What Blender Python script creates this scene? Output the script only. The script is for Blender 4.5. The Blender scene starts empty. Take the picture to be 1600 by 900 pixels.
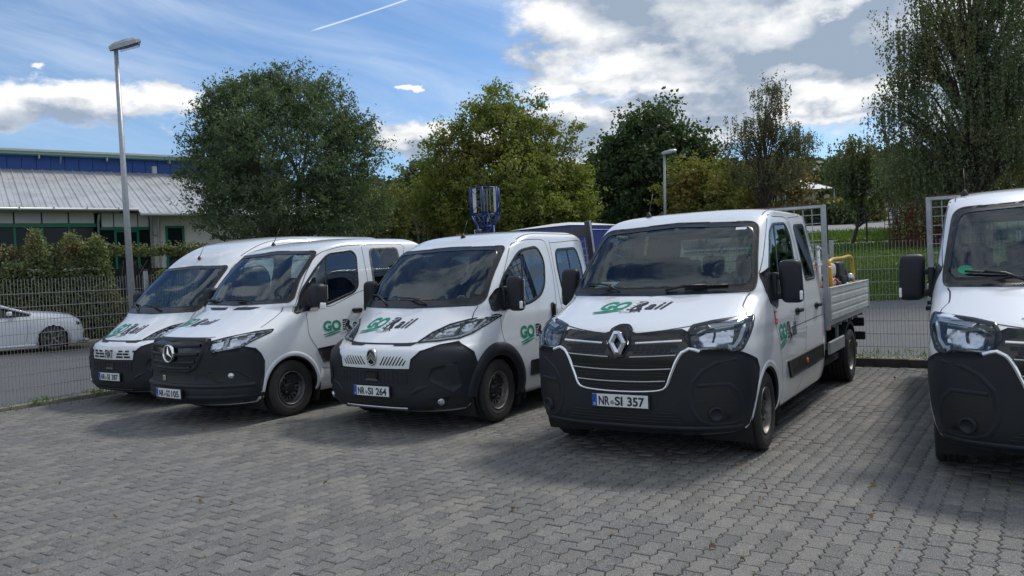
import bpy, bmesh, math, random
import numpy as np
from mathutils import Vector, Matrix
from mathutils.bvhtree import BVHTree
from mathutils.geometry import delaunay_2d_cdt
R = math.radians
random.seed(7); rng = np.random.default_rng(7)
SC = bpy.context.scene; COL = SC.collection

# ------------------------------------------------------------------ camera
cd = bpy.data.cameras.new('camera'); cam = bpy.data.objects.new('camera', cd); COL.objects.link(cam)
cd.sensor_width = 36; cd.lens = 1237.1/1600*36; cd.clip_start = .05; cd.clip_end = 6000
PI_, RO_, CH = .023, .044, 1.697
sp, cp, sr_, cr_ = math.sin(PI_), math.cos(PI_), math.sin(RO_), math.cos(RO_)
m = Matrix(((cr_, sr_, 0), (-sr_*sp, cr_*sp, -cp), (-sr_*cp, cr_*cp, sp)))
cam.matrix_world = Matrix.Translation((0, 0, CH)) @ m.to_4x4()
SC.camera = cam
SC.view_settings.view_transform = 'Standard'; SC.view_settings.look = 'None'
SC.view_settings.exposure = 0.50; SC.view_settings.gamma = 1
SC.cycles.max_bounces = 8; SC.cycles.transparent_max_bounces = 16

def pix(px, py, Y):
    "world point seen at photo pixel (1600x900) at depth Y"
    a = (px-800)/1237.1; b = -(py-450)/1237.1
    x = a*cr_+b*sr_; u = -a*sr_+b*cr_
    d = Vector((x, cp+u*sp, -sp+u*cp)); return Vector((0, 0, CH))+d*(Y/d.y)

# ------------------------------------------------------------------ sun and sky
SUN_EL, SUN_AZ = R(50), R(48)      # azimuth clockwise from the view axis (+Y)
sl = bpy.data.lights.new('sun', 'SUN'); so = bpy.data.objects.new('sun', sl); COL.objects.link(so)
sl.energy = 1.75; sl.angle = R(10.0); sl.color = (1, .94, .85)
sdir = Vector((math.sin(SUN_AZ)*math.cos(SUN_EL), math.cos(SUN_AZ)*math.cos(SUN_EL), math.sin(SUN_EL)))
so.rotation_euler = sdir.to_track_quat('Z', 'Y').to_euler()

class NT:
    def __init__(s, tree): s.t = tree; s.n = tree.nodes; s.l = tree.links
    def _in(s, sock, v):
        if isinstance(v, bpy.types.NodeSocket): s.l.new(v, sock)
        else: sock.default_value = v
    def new(s, ty, **k):
        n = s.n.new(ty)
        for a, b in k.items(): setattr(n, a, b)
        return n
    def m(s, op, a, b=None, c=None, clamp=False):
        n = s.new('ShaderNodeMath', operation=op); n.use_clamp = clamp; s._in(n.inputs[0], a)
        if b is not None: s._in(n.inputs[1], b)
        if c is not None: s._in(n.inputs[2], c)
        return n.outputs[0]
    def vm(s, op, a, b=None):
        n = s.new('ShaderNodeVectorMath', operation=op); s._in(n.inputs[0], a)
        if b is not None: s._in(n.inputs[1], b)
        return n.outputs[0]
    def mix(s, f, a, b, blend='MIX'):
        n = s.new('ShaderNodeMix', data_type='RGBA', blend_type=blend)
        s._in(n.inputs[0], f); s._in(n.inputs[6], a); s._in(n.inputs[7], b); return n.outputs[2]
    def noise(s, vec, scale, detail=4, rough=.5, dist=0, w=None):
        n = s.new('ShaderNodeTexNoise'); s._in(n.inputs['Vector'], vec)
        n.inputs['Scale'].default_value = scale; n.inputs['Detail'].default_value = detail
        n.inputs['Roughness'].default_value = rough; n.inputs['Distortion'].default_value = dist; return n.outputs[0]
    def ss(s, x, lo, hi, o0=0., o1=1.):
        n = s.new('ShaderNodeMapRange', interpolation_type='SMOOTHSTEP'); s._in(n.inputs[0], x)
        for i, v in enumerate((lo, hi, o0, o1)): n.inputs[i+1].default_value = v
        return n.outputs[0]
    def xyz(s, a, b, c):
        n = s.new('ShaderNodeCombineXYZ')
        for i, v in enumerate((a, b, c)): s._in(n.inputs[i], v)
        return n.outputs[0]

W = bpy.data.worlds.new('World'); SC.world = W; W.use_nodes = True
T = NT(W.node_tree); T.n.clear()
sky = T.new('ShaderNodeTexSky', sky_type='NISHITA'); sky.sun_disc = False
sky.sun_elevation = SUN_EL; sky.sun_rotation = SUN_AZ; sky.air_density = 1.0; sky.dust_density = .6; sky.ozone_density = 1.5; sky.altitude = 200
bg = T.new('ShaderNodeBackground'); bg.inputs[1].default_value = .15
tc = T.new('ShaderNodeTexCoord'); sep = T.new('ShaderNodeSeparateXYZ'); T.l.new(tc.outputs['Generated'], sep.inputs[0])
dx, dy, dz = sep.outputs
az = T.m('ARCTAN2', dx, dy); el = T.m('ARCSINE', dz)
A = T.xyz(dx, dy, T.m('MULTIPLY', dz, 1.9))
# warp, then cloud masses placed in azimuth / elevation (radians)
def wvec(off): return T.vm('ADD', A, off)
wn = T.new('ShaderNodeTexNoise'); T._in(wn.inputs['Vector'], A); wn.inputs['Scale'].default_value = 9.; wn.inputs['Detail'].default_value = 7; wn.inputs['Roughness'].default_value = .58
wsep = T.new('ShaderNodeSeparateXYZ'); T.l.new(T.vm('MULTIPLY', T.vm('SUBTRACT', wn.outputs['Color'], (.5, .5, .5)), (.17, .12, 0.)), wsep.inputs[0])
azw = T.m('ADD', az, wsep.outputs[0]); elw = T.m('ADD', el, wsep.outputs[1])
n_big = T.m('SUBTRACT', T.noise(A, 7.0, 8, .60), .5)
n_fin = T.m('SUBTRACT', T.noise(A, 26., 7, .65), .5)
def pe(px, py):
    d = (pix(px, py, 1)-Vector((0, 0, CH))).normalized(); return math.atan2(d.x, d.y), math.asin(d.z)
def blob(px, py, rx, ry, wgt, de=0.):
    a0, e0 = pe(px, py); k = 1/1237.
    u = T.m('SUBTRACT', azw, a0); v = T.m('ADD', T.m('SUBTRACT', elw, e0), de)
    q = T.m('ADD', T.m('POWER', T.m('ABSOLUTE', T.m('DIVIDE', u, rx*k)), 2.), T.m('POWER', T.m('ABSOLUTE', T.m('DIVIDE', v, ry*k)), 2.))
    return T.m('MULTIPLY', T.m('SUBTRACT', 1., T.m('SQRT', q)), wgt)
def blobs(L_, de=0.):
    f = None
    for c in L_:
        b = blob(*c, de); f = b if f is None else T.m('SMOOTH_MAX', f, b, .10)
    return f
CL = [(1110, 20, 310, 80, 1.2), (1310, 95, 300, 100, 1.2), (1270, 165, 170, 45, 1.), (960, 120, 170, 38, 1.), (1020, 180, 240, 42, 1.), (1700, 60, 280, 170, 1.2), (1420, -200, 560, 190, 1.2), (900, 40, 110, 60, 1.),
      (40, 150, 150, 38, 1.), (240, 165, 110, 28, 1.), (255, 135, 60, 22, .9), (-150, 150, 120, 40, 1.), (655, 225, 70, 34, 1.), (600, 218, 40, 26, .9),
      (640, 144, 16, 9, 1.), (68, 93, 14, 9, .8), (880, 228, 150, 36, 1.1), (1070, 218, 140, 24, .9), (760, 245, 60, 20, .9)]
f = blobs(CL)
hor = T.m('MULTIPLY', T.ss(dy, .30, .74, 1., 0.), .9)
wide = T.m('SUBTRACT', T.m('MULTIPLY', T.noise(T.vm('MULTIPLY', A, (1., 1.7, 1.)), 3.0, 7, .6), 5.5), 2.42)   # rest of the sky: scattered clouds
wide = T.m('ADD', wide, T.m('SUBTRACT', hor, 1.0))
f = T.m('MAXIMUM', f, wide)
d0 = T.m('ADD', f, T.m('ADD', T.m('MULTIPLY', n_big, .75), T.m('MULTIPLY', n_fin, .6)))
alpha = T.ss(d0, -.12, .34)
# lit from above: cloud thickness toward the light compared with here, plus the big grey bellies
lit = T.m('SUBTRACT', T.noise(T.vm('ADD', A, (.016, .0, .05)), 8.0, 8, .54), T.noise(A, 8.0, 8, .54))
grey = blobs([(1300, 60, 330, 85, 1.), (1130, 150, 260, 26, .9), (1120, 45, 230, 26, .8), (1010, 190, 220, 20, .8), (1150, 200, 170, 20, .8), (900, 215, 130, 26, .9), (40, 178, 170, 14, 1.), (1280, 130, 120, 24, .8), (1420, -160, 600, 160, 1.2), (640, 238, 60, 18, .9), (60, 168, 150, 16, .7), (240, 178, 110, 12, .7), (1310, 190, 120, 14, .8), (860, 85, 90, 20, .6), (1700, 100, 300, 120, 1.)])
gn = T.noise(T.vm('ADD', A, (3.1, 1.7, 0.)), 11., 8, .62)
belly = T.ss(T.m('ADD', grey, T.m('MULTIPLY', T.m('SUBTRACT', gn, .5), 1.7)), -.75, .65)
shade = T.m('ADD', T.m('MULTIPLY', belly, -.70), T.m('MULTIPLY', lit, -2.6))
shade = T.m('ADD', shade, T.m('MULTIPLY', T.ss(d0, .02, .30), .10))
puff = blobs([(870, 45, 75, 38, 1.), (985, 95, 95, 26, 1.), (1185, 55, 75, 30, 1.), (860, 140, 70, 26, 1.), (1010, 128, 80, 18, 1.), (1310, 150, 95, 24, 1.), (1240, 125, 50, 16, .8), (1095, 208, 45, 9, .9), (1300, 192, 60, 8, .8), (900, 185, 70, 12, .8), (1330, 8, 120, 12, 1.), (200, 150, 180, 22, 1.), (60, 132, 90, 20, 1.), (650, 212, 70, 16, 1.), (1700, -60, 200, 60, .8)])
shade = T.m('ADD', shade, T.m('MULTIPLY', T.ss(T.m('ADD', puff, T.m('MULTIPLY', T.m('SUBTRACT', gn, .5), 1.3)), -.45, .75), .66))
bright = T.m('ADD', .70, shade)
bright = T.m('MINIMUM', T.m('MAXIMUM', bright, .05), 1.05)
ccol = T.mix(bright, (1.5, 1.9, 2.5, 1), (4.75, 4.8, 4.8, 1))
# thin cirrus
CI = T.xyz(T.m('ADD', dx, T.m('MULTIPLY', dz, -.6)), dy, T.m('MULTIPLY', T.m('ADD', dz, T.m('MULTIPLY', dx, .22)), 5.5))
cir = T.m('MULTIPLY', T.ss(T.noise(CI, 3.0, 7, .6, .6), .28, .90), .60)
cir = T.m('MULTIPLY', cir, T.ss(el, .09, .22))
# contrail
a1, e1 = pe(487, 48); a2, e2 = pe(634, 0)
tx, ty = a2-a1, e2-e1; LL = math.hypot(tx, ty); tx /= LL; ty /= LL
ua = T.m('SUBTRACT', az, a1); va = T.m('SUBTRACT', el, e1)
along = T.m('ADD', T.m('MULTIPLY', ua, tx), T.m('MULTIPLY', va, ty)); acr = T.m('ABSOLUTE', T.m('SUBTRACT', T.m('MULTIPLY', va, tx), T.m('MULTIPLY', ua, ty)))
trail = T.m('MULTIPLY', T.ss(acr, .0003, .0013, .5, 0.), T.m('MULTIPLY', T.ss(along, -.004, .01), T.ss(along, .25, .5, .75, 0.)))
skyc = T.mix(1., sky.outputs[0], (.41, .52, .63, 1), 'MULTIPLY')
c1 = T.mix(cir, skyc, (3.7, 4.2, 4.8, 1))
c2 = T.mix(trail, c1, (6.6, 6.8, 7.0, 1))
c3 = T.mix(alpha, c2, ccol)
below = T.ss(el, -.03, 0., 0., 1.)
c4 = T.mix(below, (1.0, 1.1, 1.0, 1), c3)
T.l.new(c4, bg.inputs[0]); wo = T.new('ShaderNodeOutputWorld'); T.l.new(bg.outputs[0], wo.inputs[0])

# ------------------------------------------------------------------ materials
MAT = {}
def mat(name, col, rough=.6, metal=0., spec=.5, coat=0., noise=None, bump=None, island=0., objr=0., trans=0., sheen=0.):
    """noise=(scale, amount, colour2); bump=(scale, strength, distance)"""
    M_ = bpy.data.materials.new(name); M_.use_nodes = True; t = NT(M_.node_tree)
    b = t.n['Principled BSDF']; b.inputs['Roughness'].default_value = rough; b.inputs['Metallic'].default_value = metal
    b.inputs['Specular IOR Level'].default_value = spec; b.inputs['Coat Weight'].default_value = coat; b.inputs['Coat Roughness'].default_value = .04
    c = (*col, 1)
    tcn = t.new('ShaderNodeTexCoord'); v = tcn.outputs['Object']
    if noise:
        c = t.mix(t.ss(t.noise(v, noise[0], 6, .6), .38, .66, 0., noise[1]), c, (*noise[2], 1))
    if island or objr:
        g = t.new('ShaderNodeNewGeometry'); oi = t.new('ShaderNodeObjectInfo')
        r = t.m('FRACT', t.m('ADD', g.outputs['Random Per Island'], oi.outputs['Random'])) if objr else g.outputs['Random Per Island']
        k = max(island, objr)
        f_ = t.m('ADD', 1.-k, t.m('MULTIPLY', r, 2*k))
        hsv = t.new('ShaderNodeHueSaturation'); t._in(hsv.inputs['Color'], c); t._in(hsv.inputs['Value'], f_); c = hsv.outputs[0]
    t._in(b.inputs['Base Color'], c)
    if bump:
        bn = t.new('ShaderNodeBump'); bn.inputs['Strength'].default_value = bump[1]; bn.inputs['Distance'].default_value = bump[2]
        t._in(bn.inputs['Height'], t.noise(v, bump[0], 5, .6)); t.l.new(bn.outputs[0], b.inputs['Normal'])
    MAT[name] = M_; return M_
mat('white_paint', (.74, .77, .805), .30, 0, .5, .95, noise=(1.7, .07, (.55, .55, .53)), bump=(2.2, .04, .01))
mat('black_plastic', (.0145, .018, .024), .52, spec=.32, noise=(6, .4, (.022, .025, .028)), bump=(220, .12, .001))
mat('dark_plastic', (.009, .01, .011), .5)
mat('gloss_black', (.008, .009, .010), .16, spec=.6)
mat('rubber', (.012, .012, .013), .7)
mat('tyre', (.018, .018, .019), .75, noise=(9, .5, (.035, .033, .03)), bump=(60, .2, .002))
mat('steel_grey', (.26, .25, .235), .5, .6, noise=(12, .8, (.10, .08, .065)))
mat('dark_rim', (.17, .17, .175), .5, .6, noise=(9, .6, (.06, .055, .05)))
mat('lamp_silver', (.86, .88, .9), .22, .9, bump=(30, .6, .006))
mat('chrome', (.82, .83, .85), .12, 1.)
mat('satin_silver', (.55, .56, .58), .28, 1.)
mat('reflector', (.62, .66, .70), .16, 1., bump=(45, 1., .01))
mat('drl', (.80, .82, .84), .25)
mat('pad_maroon', (.09, .03, .035), .6)
mat('interior', (.040, .046, .052), .85, bump=(40, .2, .003))
mat('seat_cloth', (.020, .024, .028), .95, bump=(90, .3, .002))
mat('frit', (.006, .007, .008), .25)
mat('seam', (.03, .032, .035), .7)
mat('amber', (.7, .16, .03), .3)
mat('red_lens', (.35, .01, .01), .25)
mat('paper', (.62, .72, .72), .6, noise=(30, .5, (.35, .52, .55)))
mat('green_vinyl', (.0, .235, .13), .45)
mat('black_vinyl', (.012, .013, .018), .45)
mat('grey_vinyl', (.25, .27, .29), .5)
mat('white_vinyl', (.72, .74, .75), .45)
mat('red_vinyl', (.60, .02, .06), .45)
mat('plate_white', (.70, .72, .73), .35)
mat('plate_blue', (.0, .07, .42), .4)
mat('alu', (.46, .48, .49), .42, .55, noise=(5, .5, (.34, .35, .35)), bump=(30, .1, .002))
mat('bed_board', (.50, .52, .50), .5, .15, noise=(4, .5, (.36, .37, .35)), bump=(12, .1, .003))
mat('galv', (.37, .40, .42), .45, .5, noise=(14, .6, (.27, .29, .31)))
mat('dark_steel', (.045, .048, .052), .5, .4)
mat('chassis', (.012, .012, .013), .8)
def glass(name, tint, gl=.9, base=.05):
    M_ = bpy.data.materials.new(name); M_.use_nodes = True; t = NT(M_.node_tree); t.n.clear()
    tr = t.new('ShaderNodeBsdfTransparent'); tr.inputs[0].default_value = (*tint, 1)
    g = t.new('ShaderNodeBsdfGlossy'); g.inputs['Roughness'].default_value = .015; g.inputs[0].default_value = (gl*.80, gl*.93, gl*1.05, 1)
    fr = t.new('ShaderNodeFresnel'); fr.inputs[0].default_value = 1.52
    mx = t.new('ShaderNodeMixShader'); t.l.new(t.m('ADD', t.m('MULTIPLY', fr.outputs[0], 1.25), base, clamp=True), mx.inputs[0])
    t.l.new(tr.outputs[0], mx.inputs[1]); t.l.new(g.outputs[0], mx.inputs[2])
    o = t.new('ShaderNodeOutputMaterial'); t.l.new(mx.outputs[0], o.inputs[0]); MAT[name] = M_
glass('screen_glass', (.74, .86, .86), .62); glass('side_glass', (.50, .62, .62), .8); glass('lens_glass', (.86, .88, .9), .8, .02)

# ------------------------------------------------------------------ helpers
def link(o, parent=None):
    COL.objects.link(o)
    if parent is not None: o.parent = parent
    return o
def mesh_obj(name, verts, faces, m_, parent=None, smooth=False, **props):
    me = bpy.data.meshes.new(name); me.from_pydata([tuple(v) for v in verts], [], [tuple(f) for f in faces]); me.materials.append(MAT[m_])
    if smooth: me.polygons.foreach_set('use_smooth', [True]*len(me.polygons))
    me.update(); o = link(bpy.data.objects.new(name, me), parent)
    for k, v in props.items(): o[k] = v
    return o
def bm_obj(name, bm, m_, parent=None, smooth=False, **props):
    me = bpy.data.meshes.new(name); bm.normal_update(); bm.to_mesh(me); bm.free(); me.materials.append(MAT[m_])
    if smooth: me.polygons.foreach_set('use_smooth', [True]*len(me.polygons))
    o = link(bpy.data.objects.new(name, me), parent)
    for k, v in props.items(): o[k] = v
    return o
def thing(name, label, cat, loc=(0, 0, 0), rz=0, group=None):
    o = link(bpy.data.objects.new(name, None)); o.location = loc; o.rotation_euler = (0, 0, rz); o.empty_display_size = .2
    return tag(o, label, cat, group)
def tag(o, label, cat, group=None):
    o['label'] = label; o['category'] = cat
    if group: o['group'] = group
    return o
def box(bm, c, s, bev=0., seg=2, rot=None):
    r = bmesh.ops.create_cube(bm, size=1.); vs = r['verts']
    Mx = Matrix.Translation(c) @ (rot.to_4x4() if rot is not None else Matrix.Identity(4)) @ Matrix.Diagonal((*s, 1))
    bmesh.ops.transform(bm, matrix=Mx, verts=vs)
    if bev > 0:
        es = list({e for v in vs for e in v.link_edges})
        bmesh.ops.bevel(bm, geom=es, offset=bev, segments=seg, profile=.6, affect='EDGES')
    return bm
def tube(bm, pts, r, n=8, cap=True, r2=None):
    pts = [Vector(p) for p in pts]; rings = []
    for i, p in enumerate(pts):
        d = (pts[min(i+1, len(pts)-1)]-pts[max(i-1, 0)]).normalized()
        a = d.orthogonal().normalized()
        if i and rings:
            a = (pa-d*pa.dot(d)); a = a.normalized() if a.length > 1e-6 else d.orthogonal().normalized()
        pa = a; b = d.cross(a); rr = r if r2 is None else r+(r2-r)*i/(len(pts)-1)
        rings.append([bm.verts.new(p+(a*math.cos(k*2*math.pi/n)+b*math.sin(k*2*math.pi/n))*rr) for k in range(n)])
    for i in range(len(rings)-1):
        for k in range(n): bm.faces.new((rings[i][k], rings[i][(k+1) % n], rings[i+1][(k+1) % n], rings[i+1][k]))
    if cap: bm.faces.new(rings[0][::-1]); bm.faces.new(rings[-1])
    return bm
def lathe(bm, prof, c=(0, 0, 0), axis='X', n=48, skip=None):
    "prof: list of (axial, radius)"
    c = Vector(c); rings = []
    for (a, r) in prof:
        ring = []
        for k in range(n):
            t_ = 2*math.pi*k/n; p = (a, r*math.cos(t_), r*math.sin(t_)) if axis == 'X' else (r*math.cos(t_), r*math.sin(t_), a) if axis == 'Z' else (r*math.cos(t_), a, r*math.sin(t_))
            ring.append(bm.verts.new(c+Vector(p)))
        rings.append(ring)
    for i in range(len(rings)-1):
        for k in range(n):
            if skip and skip(i, k): continue
            try: bm.faces.new((rings[i][k], rings[i][(k+1) % n], rings[i+1][(k+1) % n], rings[i+1][k]))
            except ValueError: pass
    return rings
def crs(pts, step=.03, closed=False):
    "Catmull-Rom through 2D/3D points"
    P = [np.array(p, float) for p in pts]; n = len(P); out = []
    for i in range(n if closed else n-1):
        p0 = P[(i-1) % n] if closed or i > 0 else 2*P[0]-P[1]; p1 = P[i]; p2 = P[(i+1) % n]
        p3 = P[(i+2) % n] if closed or i+2 < n else 2*P[-1]-P[-2]
        k = max(1, int(np.linalg.norm(p2-p1)/step))
        for j in range(k):
            t = j/k; out.append(.5*((2*p1)+(-p0+p2)*t+(2*p0-5*p1+4*p2-p3)*t*t+(-p0+3*p1-3*p2+p3)*t**3))
    if not closed: out.append(P[-1])
    return out
def rpoly(pts, r, seg=5):
    "closed polygon with rounded corners; r number or list"
    P = [np.array(p, float) for p in pts]; n = len(P); out = []
    for i in range(n):
        a, b, c = P[i-1], P[i], P[(i+1) % n]; rr = r[i] if isinstance(r, (list, tuple)) else r
        u = a-b; v = c-b; lu, lv = np.linalg.norm(u), np.linalg.norm(v); k = min(rr, lu*.49, lv*.49)
        if k < 1e-4: out.append(b); continue
        s, e = b+u/lu*k, b+v/lv*k
        for j in range(seg+1):
            t = j/seg; out.append((1-t)**2*s+2*t*(1-t)*b+t*t*e)
    return out
def inpoly(P, poly):
    x, y = P[:, 0], P[:, 1]; q = np.array([p[:2] for p in poly]); ins = np.zeros(len(P), bool); j = len(q)-1
    for i in range(len(q)):
        xi, yi = q[i]; xj, yj = q[j]
        c = ((yi > y) != (yj > y)) & (x < (xj-xi)*(y-yi)/(yj-yi+1e-12)+xi); ins ^= c; j = i
    return ins
def pdist(P, poly):
    d = np.full(len(P), 9.); q = [np.array(p[:2], float) for p in poly]
    for i in range(len(q)):
        a, b = q[i-1], q[i]; ab = b-a; L2 = ab@ab+1e-12
        t = np.clip(((P-a)@ab)/L2, 0, 1); d = np.minimum(d, np.linalg.norm(P-(a+t[:, None]*ab), axis=1))
    return d
TXT = {}
def text2d(s, bold=0., sx=1., shear=0., sp=1.):
    "text as 2-D triangles, height about .73 for capitals"
    cu = bpy.data.curves.new('t', 'FONT'); cu.body = s; cu.size = 1; cu.offset = bold; cu.resolution_u = 4; cu.shear = shear; cu.space_character = sp
    ob = bpy.data.objects.new('t', cu); COL.objects.link(ob); dg = bpy.context.evaluated_depsgraph_get(); dg.update()
    me = bpy.data.meshes.new_from_object(ob.evaluated_get(dg)); v = [(p.co.x*sx, p.co.y) for p in me.vertices]; fs = [tuple(p.vertices) for p in me.polygons]
    COL.objects.unlink(ob); bpy.data.objects.remove(ob); bpy.data.meshes.remove(me); return v, fs
# ------------------------------------------------------------------ van body engine
# local axes: X = vehicle's left (image right), Y = backwards from the front bumper, Z = up
def pchip(x, y, q):
    x = np.array(x, float); y = np.array(y, float); h = np.diff(x); d = np.diff(y)/h; m_ = np.zeros(len(x))
    for i in range(1, len(x)-1):
        if d[i-1]*d[i] > 0:
            w1 = 2*h[i]+h[i-1]; w2 = h[i]+2*h[i-1]; m_[i] = (w1+w2)/(w1/d[i-1]+w2/d[i])
    m_[0] = d[0]; m_[-1] = d[-1]
    i = np.clip(np.searchsorted(x, q)-1, 0, len(h)-1); t = (q-x[i])/h[i]; H = h[i]
    return (2*t**3-3*t**2+1)*y[i]+(t**3-2*t**2+t)*H*m_[i]+(-2*t**3+3*t**2)*y[i+1]+(t**3-t**2)*H*m_[i+1]
class Body:
    def __init__(s, st, s0=1.1, step=.03, rear_step=.03):
        st = np.array(st, float)              # z, front s, half width, corner length, corner exponent, rear s
        cum = np.concatenate([[0], np.cumsum(np.maximum(np.hypot(np.diff(st[:, 0]), np.diff(st[:, 1])), .6*np.abs(np.diff(st[:, 2]))))])
        q = np.linspace(0, cum[-1], int(cum[-1]/step)); c = [pchip(cum, st[:, k], q) for k in range(6)]
        s.s0 = s0; V = []; nf = 38; s.tab = np.stack(c[:5])
        ph = np.linspace(0, 1, nf); ph = ph**1.0*math.pi/2
        for z, sf, w, L, n, sr in zip(*c):
            w = max(w, .002); x = w*np.sin(ph)**(2/n); y = sf+L*(1-np.cos(ph)**(2/n))
            # even out the sampling by arc length
            a = np.concatenate([[0], np.cumsum(np.hypot(np.diff(x), np.diff(y)))]); tt = np.linspace(0, a[-1], nf)
            fx, fy = np.interp(tt, a, x), np.interp(tt, a, y)
            ns = int(2.4/step) ; ym = max(min(3.2, sr-.1) if st[0, 5] <= 3.6 else min(3.2, sr-.3), sf+L+.01); ys = np.linspace(sf+L, ym, ns)[1:]; sx = np.full(len(ys), w)
            if st[0, 5] > 3.6:
                e = np.linspace(ym, max(sr-.1, ym+.01), 24)[1:]; ys = np.concatenate([ys, e]); sx = np.full(len(ys), w)
            rr = min(.1, w); th = np.linspace(0, math.pi/2, 6)[1:]
            cx = w-rr+rr*np.cos(th); cy = sr-.1+.1*np.sin(th)
            bx = np.linspace(w-rr, 0, 14)[1:]; by = np.full(13, sr)
            hx = np.concatenate([fx, sx, cx, bx]); hy = np.concatenate([fy, ys, cy, by])
            V.append((hx, hy, z))
        nc = len(V[0][0]); s.verts = []; s.faces = []
        for hx, hy, z in V:
            s.verts += [(a, b, z) for a, b in zip(hx, hy)]+[(-a, b, z) for a, b in zip(hx[1:-1][::-1], hy[1:-1][::-1])]
        ring = 2*nc-2
        for i in range(len(V)-1):
            for k in range(ring): s.faces.append((i*ring+k, i*ring+(k+1) % ring, (i+1)*ring+(k+1) % ring, (i+1)*ring+k))
        s.v = np.array(s.verts); s.f = np.array(s.faces); s.cen = s.v[s.f].mean(1)
        a = s.v[s.f]; nn = np.cross(a[:, 2]-a[:, 0], a[:, 3]-a[:, 1]); s.nor = nn/(np.linalg.norm(nn, axis=1)[:, None]+1e-12)
        s.bvh = BVHTree.FromPolygons(s.verts, s.faces); s.keep = np.ones(len(s.f), bool)
    def cast(s, pr, a, b):
        if pr == 'wrap': o, d = Vector((0, s.s0, b)), Vector((math.sin(a), -math.cos(a), 0))
        elif pr == 'scr': o, d = Vector((0, 2.7, b)), Vector((math.sin(a), -math.cos(a), 0))
        elif pr == 'L': o, d = Vector((3, a, b)), Vector((-1, 0, 0))
        elif pr == 'R': o, d = Vector((-3, a, b)), Vector((1, 0, 0))
        elif pr == 'front': o, d = Vector((a, -2, b)), Vector((0, 1, 0))
        elif pr == 'rear': o, d = Vector((a, 12, b)), Vector((0, -1, 0))
        else: o, d = Vector((a, b, 5)), Vector((0, 0, -1))
        h, n, i, _ = s.bvh.ray_cast(o, d)
        if h is None:
            h, n, i, _ = s.bvh.find_nearest(o+d*(1. if pr in ('wrap', 'scr') else 2.3))
        if pr in ('wrap', 'scr'): ok = n.dot(d) > 0
        else: ok = n.dot(d) < 0
        if not ok: n = -n
        return h, n
    def front(s, t, z, ax):
        "angle, about a vertical axis at y = ax, of the front surface point at lateral position t, height z"
        sf, w, L, n = [float(np.interp(z, s.tab[0], s.tab[k])) for k in (1, 2, 3, 4)]
        q = min(abs(t)/w, .9995); y = sf+L*(1-(1-q**n)**(1/n)); return (math.copysign(math.atan2(q*w, ax-y), t), z)
    def S(s, pts): return [s.front(t, z, 2.7) for t, z in pts]
    def W(s, *pts):
        "('f',t,z) or ('s',s,z) -> wrap coordinates"
        out = []
        for k, a, z in pts:
            if k == 'f': out.append(s.front(a, z, s.s0)); continue
            h, n = s.cast('L', a, z); out.append((math.atan2(h.x, s.s0-h.y), z))
        return out
    def coords(s, pr, P):
        if pr == 'wrap': return np.stack([np.arctan2(P[:, 0], s.s0-P[:, 1]), P[:, 2]], 1)
        if pr == 'scr': return np.stack([np.arctan2(P[:, 0], 2.7-P[:, 1]), P[:, 2]], 1)
        if pr in 'LR': return P[:, 1:3]
        if pr in ('front', 'rear'): return P[:, [0, 2]]
        return P[:, :2]
    def cut(s, pr, poly, inset=.02):
        c = s.coords(pr, s.cen); n = s.nor
        side = {'wrap': (s.cen[:, 1] < 2.2), 'L': s.cen[:, 0] > .3, 'R': s.cen[:, 0] < -.3, 'front': s.cen[:, 1] < 2.0, 'scr': s.cen[:, 1] < 2.2, 'rear': n[:, 1] > .5, 'top': n[:, 2] > .3}[pr]
        ii = np.where(side & s.keep)[0]; cc = c[ii]; ins = inpoly(cc, poly)
        ii = ii[ins]; cc = cc[ins]; s.keep[ii[pdist(cc, poly) > inset]] = False
    def shell(s, name, m_, parent):
        used = s.f[s.keep]; idx, inv = np.unique(used, return_inverse=True); inv = inv.reshape(used.shape)
        return mesh_obj(name, s.v[idx], inv, m_, parent, True)
    def lining(s, parent, zmin=.95, d=.035):
        k = s.keep & (s.cen[:, 2] > zmin); used = s.f[k]
        vn = np.zeros_like(s.v)
        for j in range(4): np.add.at(vn, s.f[:, j], s.nor)
        vn /= (np.linalg.norm(vn, axis=1)[:, None]+1e-9); ctr = np.array([0, 2., 1.3]); sg = np.sign(((s.v-ctr)*vn).sum(1)); vn *= sg[:, None]
        idx, inv = np.unique(used, return_inverse=True); inv = inv.reshape(used.shape)
        return mesh_obj('interior_trim', (s.v-vn*d)[idx], inv[:, ::-1], 'interior', parent, True)
    def patch(s, name, poly, pr, m_, parent, off=.003, th=0., holes=(), res=.05, **kw):
        P = [np.array(p[:2], float) for p in poly]; B = []
        def dens(Q):
            o = []
            for i in range(len(Q)):
                a, b = Q[i], Q[(i+1) % len(Q)]; k = max(1, int(np.linalg.norm(b-a)/res))
                o += [a+(b-a)*j/k for j in range(k)]
            return o
        P = dens(P); H = [dens([np.array(p[:2], float) for p in h]) for h in holes]
        allp = list(P); edges = [(i, (i+1) % len(P)) for i in range(len(P))]
        for h in H:
            b0 = len(allp); allp += h; edges += [(b0+i, b0+(i+1) % len(h)) for i in range(len(h))]
        A_ = np.array(P); mn, mx = A_.min(0), A_.max(0)
        g = np.array([(x, y) for x in np.arange(mn[0]+res/2, mx[0], res) for y in np.arange(mn[1]+res/2, mx[1], res)]).reshape(-1, 2)
        if len(g):
            k = inpoly(g, P) & (pdist(g, P) > res*.35)
            for h in H: k &= (~inpoly(g, h)) & (pdist(g, h) > res*.35)
            allp += list(g[k])
        vo, eo, fo, *_ = delaunay_2d_cdt([Vector(p) for p in allp], edges, [], 0, 1e-6)
        vo = np.array([(v.x, v.y) for v in vo]); fo = np.array([f for f in fo if len(f) == 3]); c = vo[fo].mean(1); k = inpoly(c, P)
        for h in H: k &= ~inpoly(c, h)
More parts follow.
